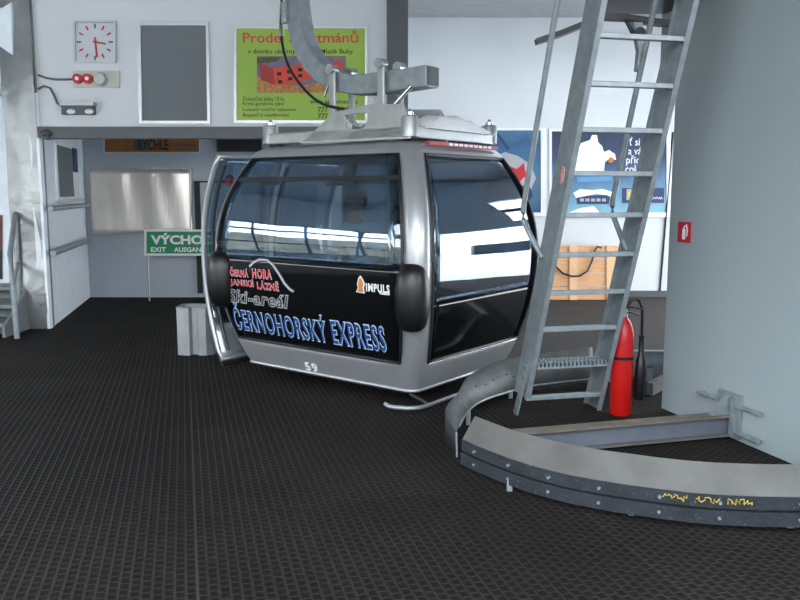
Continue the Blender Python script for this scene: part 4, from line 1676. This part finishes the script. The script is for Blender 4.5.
SPACE[0] = 1.16
xa_, za_ = cab_hit(240, 340)
xb_, zb_ = cab_hit(330, 349.5)
xc_, zc_ = cab_hit(336, 351)
xd_, zd_ = cab_hit(388, 355)
Z0, Z1 = 0.435, 0.625
decal_text('lettering', 'ČERNOHORSKÝ', xa_, xb_, Z0, Z1 + 0.045, [(0.042, M['pale_blue'], ''), (0.028, M['white'], 'white_outline'), (0.012, M['blue_print'], 'blue_fill')])
decal_text('lettering', 'EXPRESS', xc_, xd_, Z0, Z1, [(0.042, M['pale_blue'], ''), (0.028, M['white'], 'white_outline'), (0.012, M['blue_print'], 'blue_fill')])


def decal_px(name, s, p0, p1, h, layers, shear=0.0):
    """p0 left baseline pixel, p1 right baseline pixel, h height in metres"""
    x0, z0_ = cab_hit(*p0)
    x1, z1_ = cab_hit(*p1)
    return decal_text(name, s, x0, x1, (z0_ + z1_) / 2, (z0_ + z1_) / 2 + h, layers, shear=shear)


decal_px('lettering', 'ČERNÁ', (230.5, 276), (248.5, 277.5), 0.075, [(0.055, M['white'], ''), (0.025, M['red_sign'], 'red_fill')])
decal_px('lettering', 'HORA', (252.5, 277.8), (272, 279.5), 0.075, [(0.055, M['white'], ''), (0.025, M['red_sign'], 'red_fill')])
decal_px('lettering', 'JANSKÉ', (231, 286.5), (254, 288.5), 0.075, [(0.055, M['white'], ''), (0.025, M['red_sign'], 'red_fill')])
decal_px('lettering', 'LÁZNĚ', (257.5, 289), (279, 291), 0.075, [(0.055, M['white'], ''), (0.025, M['red_sign'], 'red_fill')])
decal_px('lettering', 'Ski-areál', (230, 303), (289, 306.5), 0.105, [(0.05, M['grey_print'], ''), (0.002, M['seal'], 'dark_fill')], shear=0.25)
decal_px('lettering', 'IMPULS', (366.3, 291.5), (390, 293.5), 0.062, [(0.04, M['white'], '')])
decal_px('lettering', 'rádio', (380, 294.5), (390, 295.5), 0.022, [(0.05, M['white'], '')])
x0, z0_ = cab_hit(307, 371)
x1, z1_ = cab_hit(319.5, 373)
flat_text('cabin_number', '59', x0, x1, z0_ + 0.005, z0_ + 0.085, onS(0.004), M['white'], cab, bold=0.03, sub=0.03)
# mountain outline
pts = []
for x, y in ((249.5, 266.5), (254, 262), (260, 259.5), (267, 260), (273, 265), (279, 274), (285, 284), (290, 289.5), (293.5, 291.5)):
    xx, zz = cab_hit(x, y)
    pts.append(onS(0.0)(xx, zz))
mb = MB()
mb.sweep(pts, [(-0.003, -0.009), (0.003, -0.009), (0.003, 0.009), (-0.003, 0.009)], up=(0, 0, 1))
mb.build('mountain_line', M['grey_print'], cab)


def decal_poly(pts, off, mat, name):
    q = [onS(off)(*cab_hit(x, y)) for x, y in pts]
    mb = MB()
    mb.prism(q, (0, -0.002, 0))
    return mb.build(name, mat, cab)


decal_poly([(356, 292), (358, 288), (357, 284), (358.5, 278), (360.5, 275.5), (362.5, 278), (365, 284), (364, 288), (365, 293.5)], 0.0, M['white'], 'emblem')
decal_poly([(357.5, 291.5), (359, 288), (358.3, 284), (359.3, 279), (360.5, 277.5), (362, 279.5), (363.5, 284), (362.7, 288), (363.8, 292.2)], 0.003, M['orange'], 'emblem_fill')

# ----- carrier frame, links and hanger
BZ = 2.02
corners = {'near': (0.62, -0.52), 'left': (-0.85, -0.52), 'right': (0.62, 0.60), 'far': (-0.85, 0.60)}
mb = MB()
cl_ = [Vector((*corners[k], BZ)) for k in ('near', 'right', 'far', 'left')]
for i in range(4):
    a_, b_ = cl_[i], cl_[(i + 1) % 4]
    d_ = (b_ - a_).normalized()
    s_ = Vector((-d_.y, d_.x, 0))
    mb.obox((a_ + b_) / 2 + Vector((0, 0, 0.02)), (b_ - a_) / 2, s_ * 0.055, (0, 0, 0.045))
frame_ = mb.build('carrier_frame', M['alu'], cab, bevel=0.01)
for k, (x, y) in corners.items():
    zr = 1.93
    bs = MB().lathe((x, y, 0), [(0.05, BZ - 0.02), (0.066, BZ - 0.015), (0.066, BZ + 0.12), (0.058, BZ + 0.135), (0.03, BZ + 0.14)], 18).build('bushing', M['alu'], frame_, smooth=40)
    MB().lathe((x, y, 0), [(0.032, BZ + 0.135), (0.032, BZ + 0.16), (0.016, BZ + 0.168), (0.013, BZ + 0.185)], 12).build('nut', M['chrome'], frame_, smooth=40)
    xi, yi = x * 0.86, y * 0.9
    MB().cyl((x, y, BZ - 0.01), (x * 0.8, y * 0.85, 1.93), 0.03).build('mount', M['dark_bar'], frame_, smooth=40)
# side plates with a trapezoid hole
HY = -0.33
HX = 0.12


def side_plate_cab(y):
    outer_ = [(-0.46, 1.99), (-0.30, 2.08), (-0.08, 2.215), (0.28, 2.255), (0.60, 2.235), (0.66, 2.12), (0.66, 1.985), (0.1, 1.985)]
    inner_ = [(0.075, 2.07), (0.04, 2.11), (0.03, 2.185), (0.14, 2.195), (0.265, 2.195), (0.27, 2.15), (0.225, 2.085), (0.15, 2.06)]
    mb = MB()
    mb.ring_prism([Vector((a, y, b)) for a, b in outer_], [Vector((a, y, b)) for a, b in inner_], (0, 0.025, 0))
    return mb.build('side_plate', M['alu'], frame_, bevel=0.005)


for y in (-0.575, -0.1):
    side_plate_cab(y)
hp = [(x + HX, z) for x, z in ((-0.85, 3.78), (-0.84, 3.55), (-0.83, 3.31), (-0.815, 3.14), (-0.79, 2.99), (-0.755, 2.87), (-0.7, 2.755), (-0.62, 2.655), (-0.53, 2.58), (-0.42, 2.52), (-0.3, 2.475), (-0.16, 2.445), (0.0, 2.435), (0.3, 2.44), (0.57, 2.45))]
hw = 0.078
mb = MB()
mb.sweep([Vector((x, HY, z)) for x, z in hp], [(-hw, -hw), (hw, -hw), (hw, hw), (-hw, hw)], up=(0.25, 0, 1))
# (arm)
arm = mb.build('hanger_arm', M['galv'], cab, bevel=0.012)
mb = MB()
mb.box(0.57 + HX, 0.58 + HX, HY - 0.068, HY + 0.068, 2.382, 2.518)
mb.build('end_cap', M['dark_steel'], arm)
for x in (-0.205, 0.295):
    for y in (HY - 0.13, HY + 0.105):
        mb = MB()
        mb.box(x - 0.035, x + 0.035, y, y + 0.025, 2.1, 2.585)
        lk = mb.build('link', M['alu'], arm, bevel=0.01)
        for z in (2.565, 2.135):
            MB().cyl((x, y - 0.03, z), (x, y + 0.05, z), 0.04, 12).build('link_bolt', M['chrome'], lk, smooth=40)
MB().cyl((0.57, HY - 0.1, 2.38), (0.33, HY - 0.17, 2.14), 0.018).build('damper_rod', M['chrome'], arm, smooth=40)
MB().cyl((-0.24, HY - 0.1, 2.5), (-0.31, HY - 0.1, 2.36), 0.012).build('pin', M['chrome'], arm, smooth=40)
# grip and overhead rail end
mb = MB()
mb.box(-1.0 + HX, -0.7 + HX, HY - 0.16, HY + 0.16, 3.7, 3.86)
mb.build('grip', M['dark_steel'], arm, bevel=0.02)
pts = smooth_pts([Vector((x + HX, y, z)) for x, y, z in ((-0.95, HY - 0.02, 3.7), (-0.94, HY - 0.06, 3.2), (-0.935, HY - 0.08, 2.98), (-0.9, HY - 0.1, 2.82), (-0.8, HY - 0.12, 2.62), (-0.6, HY - 0.14, 2.42), (-0.4, HY - 0.15, 2.3), (-0.2, HY - 0.12, 2.25))], 4)
MB().tube(pts, 0.012, 8).build('arm_cable', M['cable'], arm, smooth=60)
MB().cyl((-0.87 + HX, HY - 0.1, 3.16), (-0.865 + HX, HY - 0.1, 2.99), 0.032).build('release_cylinder', M['chrome'], arm, smooth=40)
MB().cyl((-0.935 + HX, HY - 0.08, 2.98), (-0.92 + HX, HY - 0.085, 2.89), 0.018).build('cable_joint', M['chrome'], arm, smooth=40)
# red strip along the roof edge under the snow
mb = MB()
rows = []
for z in (1.945, 1.972):
    rows.append([Vector((CA - 0.235, -0.46 + 0.98 * k / 8, z)) for k in range(9)])
mb.grid(rows)
rs = mb.build('roof_strip', M['strip_red'], cab, recalc=False, solid=0.03)
rs['label'] = 'red strip with white marks'
for k in range(9):
    y = -0.2 + 0.07 * k
    MB().box(CA - 0.235, CA - 0.231, y, y + 0.05, 1.95, 1.967).build('strip_mark', M['white'], rs)
# skid pipe under the floor
sk = [(-0.02, -0.70, 0.045), (0.3, -0.79, 0.035), (0.6, -0.82, 0.032), (0.75, -0.77, 0.032), (0.84, -0.64, 0.032), (0.86, -0.4, 0.032), (0.86, 0.5, 0.032)]
sk = [(0.61, -0.80, 0.04), (0.66, -0.815, 0.034), (0.72, -0.81, 0.034), (0.82, -0.76, 0.034), (0.87, -0.66, 0.034), (0.87, -0.4, 0.034), (0.87, 0.5, 0.034)]
skd = MB().tube(smooth_pts([Vector(q) for q in sk]), 0.016, 10).build('skid_pipe', M['alu'], cab, smooth=60)
for x, y in ((0.74, -0.6), (0.74, 0.4)):
    MB().cyl((x - 0.05, y, 0.09), (0.865, y, 0.036), 0.014).build('skid_bracket', M['dark_bar'], skd, smooth=40)

# snow on the roof carrier
mb = MB()
rows = []
for i in range(9):
    fy = i / 8
    row = []
    for k in range(17):
        fx = k / 16
        x = 0.38 + 0.36 * fy
        y = -0.42 + 0.92 * fx
        h = math.sin(PI * min(1, max(0, fy))) ** 0.6 * math.sin(PI * fx) ** 0.5
        row.append(CM @ Vector((x, y, 2.068 + 0.13 * h + 0.02 * h * math.sin(k * 1.7 + i * 2.1))))
    rows.append(row)
mb.grid(rows)
low = [[Vector((p_.x, p_.y, CM.translation.z + 2.067)) for p_ in r_] for r_ in rows]
mb.grid([r_[::-1] for r_ in low])
bmesh.ops.remove_doubles(mb.bm, verts=mb.bm.verts, dist=0.0015)
tag(mb.build('snow_heap', M['snow'], smooth=60), 'bright white snow lying on the right edge of the cabin roof', 'snow')

# overhead rail that carries the cabin (above the picture)
mb = MB()
c = CM @ Vector((-0.85 + HX, HY, 3.86))
vv = Vector((math.cos(ROT + PI / 2), math.sin(ROT + PI / 2), 0))
uu = Vector((math.cos(ROT), math.sin(ROT), 0))
mb.obox(c + Vector((0, 0, 0.02)), vv * 2.0, uu * 0.08, (0, 0, 0.02))
mb.obox(c + Vector((0, 0, 0.155)), vv * 2.0, uu * 0.012, (0, 0, 0.125))
struct(mb.build('trim_6', M['galv']))

# ---------------------------------------------------------------- person seated in the cabin


def skinned(name, verts, edges, radii, mat, parent, sub=2):
    me = bpy.data.meshes.new(name)
    me.from_pydata([tuple(PM @ Vector(v)) for v in verts], edges, [])
    o_ = bpy.data.objects.new(name, me)
    COL.objects.link(o_)
    md = o_.modifiers.new('skin', 'SKIN')
    md.use_smooth_shade = True
    for i, r_ in enumerate(radii):
        me.skin_vertices[0].data[i].radius = (r_, r_)
        me.skin_vertices[0].data[i].use_root = (i == 0)
    s_ = o_.modifiers.new('sub', 'SUBSURF')
    s_.levels = sub
    s_.render_levels = sub
    dg = bpy.context.evaluated_depsgraph_get()
    me2 = bpy.data.meshes.new_from_object(o_.evaluated_get(dg))
    bpy.data.objects.remove(o_)
    o2 = bpy.data.objects.new(name, me2)
    me2.name = name
    COL.objects.link(o2)
    me2.materials.clear()
    me2.materials.append(mat)
    for p_ in me2.polygons:
        p_.use_smooth = True
    if parent is not None:
        o2.parent = parent
        o2.matrix_parent_inverse = Matrix.Translation(-OFF[parent.name])
    return o2


PX, PY = -0.62, 0.5
PM = CM @ Matrix.Translation((0, 0, 0.08))
pbase = PM @ Vector((PX, PY, 0.64))
per = thing('person', 'person in a pale jacket sitting behind the cabin glass', 'person', tuple(pbase))
hz = 1.42
V, E_, R_ = [], [], []


def addv(v, r_, p_=None):
    V.append((PX + v[0], PY + v[1], v[2]))
    R_.append(r_)
    if p_ is not None:
        E_.append((p_, len(V) - 1))
    return len(V) - 1


pel = addv((0, 0.0, 0.75), 0.125)
wa = addv((0, -0.06, 0.93), 0.12, pel)
ch = addv((0, -0.13, 1.12), 0.135, wa)
nk = addv((0, -0.18, 1.27), 0.05, ch)
hd0 = addv((0, -0.20, 1.35), 0.072, nk)
hd1 = addv((0, -0.205, 1.42), 0.088, hd0)
hd2 = addv((0, -0.20, 1.49), 0.07, hd1)
for s in (-1, 1):
    sh = addv((s * 0.18, -0.14, 1.17), 0.06, ch)
    el = addv((s * 0.25, -0.22, 0.93), 0.042, sh)
    wr = addv((s * 0.12, -0.42, 0.86), 0.028, el)
    pm_ = addv((s * 0.07, -0.48, 0.84), 0.03, wr)
    for j, (dx, dy, dz) in enumerate(((-0.035, -0.05, 0.02), (-0.02, -0.075, 0.0), (0.0, -0.08, -0.005), (0.018, -0.075, -0.01), (0.035, -0.055, -0.012))):
        k1 = addv((s * (0.07 + dx * 0.6), -0.48 + dy * 0.6, 0.84 + dz), 0.009, pm_)
        addv((s * (0.07 + dx * 0.8), -0.48 + dy, 0.84 + dz - 0.02), 0.008, k1)
    hp_ = addv((s * 0.09, -0.02, 0.72), 0.085, pel)
    kn = addv((s * 0.11, -0.42, 0.71), 0.062, hp_)
    an_ = addv((s * 0.11, -0.40, 0.26), 0.042, kn)
    addv((s * 0.115, -0.52, 0.205), 0.034, an_)
skinned('body', V, E_, R_, M['skin'], per)
V, E_, R_ = [], [], []
wa = addv((0, -0.03, 0.80), 0.135)
w2_ = addv((0, -0.06, 0.93), 0.14, wa)
ch = addv((0, -0.13, 1.12), 0.155, w2_)
cl0 = addv((0, -0.175, 1.245), 0.075, ch)
for s in (-1, 1):
    sh = addv((s * 0.185, -0.14, 1.175), 0.075, ch)
    el = addv((s * 0.255, -0.22, 0.93), 0.057, sh)
    addv((s * 0.13, -0.405, 0.862), 0.042, el)
skinned('jacket', V, E_, R_, M['jacket'], per)
V, E_, R_ = [], [], []
pel = addv((0, 0.0, 0.755), 0.135)
for s in (-1, 1):
    hp_ = addv((s * 0.09, -0.02, 0.73), 0.098, pel)
    kn = addv((s * 0.11, -0.42, 0.715), 0.075, hp_)
    addv((s * 0.11, -0.402, 0.27), 0.056, kn)
skinned('trousers', V, E_, R_, M['trousers'], per)
hc = Vector((PX, PY - 0.19, 1.455))
mb = MB()
mb.ball((0, 0, 0), 1.0, 3)
geom = [v for v in mb.bm.verts if v.co.z < -0.15 and v.co.y < 0.1]
bmesh.ops.delete(mb.bm, geom=geom, context='VERTS')
for v in mb.bm.verts:
    v.co = PM @ (hc + Vector((v.co.x * 0.104, v.co.y * 0.112 + 0.01, v.co.z * 0.105)))
mb.build('hair', M['hair'], per, smooth=60, solid=0.008)
for s in (-1, 1):
    c = PM @ Vector((PX + s * 0.034, PY - 0.285, 1.42))
    MB().ball(c, 0.011, 2).build('eye', M['hair'], per, smooth=60)
    c = PM @ Vector((PX + s * 0.092, PY - 0.2, 1.41))
    MB().ball(c, (0.014, 0.02, 0.03), 2).build('ear', M['skin'], per, smooth=60)
mb = MB()
mb.cyl(PM @ Vector((PX, PY - 0.285, 1.43)), PM @ Vector((PX, PY - 0.315, 1.388)), 0.009, 8, 0.016)
mb.build('nose', M['skin'], per, smooth=60)
MB().obox(PM @ Vector((PX, PY - 0.272, 1.352)), uu * 0.024, vv * 0.006, (0, 0, 0.005)).build('mouth', M['red_sign'], per, bevel=0.003)
# shoes
for s in (-1, 1):
    mb = MB()
    mb.ball((0, 0, 0), 1.0, 2)
    for v in mb.bm.verts:
        v.co = PM @ (Vector((PX + s * 0.113, PY - 0.46, 0.205)) + Vector((v.co.x * 0.05, v.co.y * 0.13, max(-0.04, v.co.z * 0.05))))
    mb.build('shoe', M['black_rubber'], per, smooth=60)

# ---------------------------------------------------------------- light
w = bpy.data.worlds.new('sky')
sc.world = w
w.use_nodes = True
nt = w.node_tree
bg = nt.nodes['Background']
tc = nt.nodes.new('ShaderNodeTexCoord')
sx = nt.nodes.new('ShaderNodeSeparateXYZ')
nt.links.new(tc.outputs['Generated'], sx.inputs['Vector'])
rp = nt.nodes.new('ShaderNodeValToRGB')
rp.color_ramp.elements[0].position = 0.0
rp.color_ramp.elements[0].color = (0.95, 0.975, 1.0, 1)
rp.color_ramp.elements[1].position = 0.8
rp.color_ramp.elements[1].color = (0.8, 0.9, 1.0, 1)
nt.links.new(sx.outputs['Z'], rp.inputs['Fac'])
nt.links.new(rp.outputs['Color'], bg.inputs['Color'])
bg.inputs['Strength'].default_value = 5.0


def portal(name, loc, rot, sx_, sy_):
    l = bpy.data.lights.new(name, 'AREA')
    l.shape = 'RECTANGLE'
    l.size = sx_
    l.size_y = sy_
    l.cycles.is_portal = True
    o_ = bpy.data.objects.new(name, l)
    COL.objects.link(o_)
    o_.location = loc
    o_.rotation_euler = rot
    return o_


portal('portal', (-0.4, YR - 0.25, 3.27), (PI / 2, 0, 0), 10.4, 1.35)
portal('portal', (2.7, 10.1, CEIL + 0.2), (0, 0, 0), 4.2, 0.7)
portal('portal', (-0.5, -1.4, CEIL + 0.2), (0, 0, 0), 8.2, 4.0)
portal('portal', (XR + 0.25, 8.5, 1.55), (PI / 2, 0, PI / 2), 6.2, 3.1)
portal('portal', (XR + 0.25, 0.55, 3.15), (PI / 2, 0, PI / 2), 6.1, 1.5)
portal('portal', (XL - 0.25, 4.5, 1.62), (PI / 2, 0, -PI / 2), 6.7, 1.65)
portal('portal', (XL - 0.25, -1.8, 3.1), (PI / 2, 0, -PI / 2), 4.8, 1.6)

sc.view_settings.view_transform = 'Standard'
sc.view_settings.look = 'None'
sc.view_settings.exposure = 1.1
sc.view_settings.gamma = 1.0
sc.view_settings.use_curve_mapping = False
sc.cycles.use_denoising = True
sc.cycles.max_bounces = 10
sc.cycles.diffuse_bounces = 5
sc.cycles.transparent_max_bounces = 16
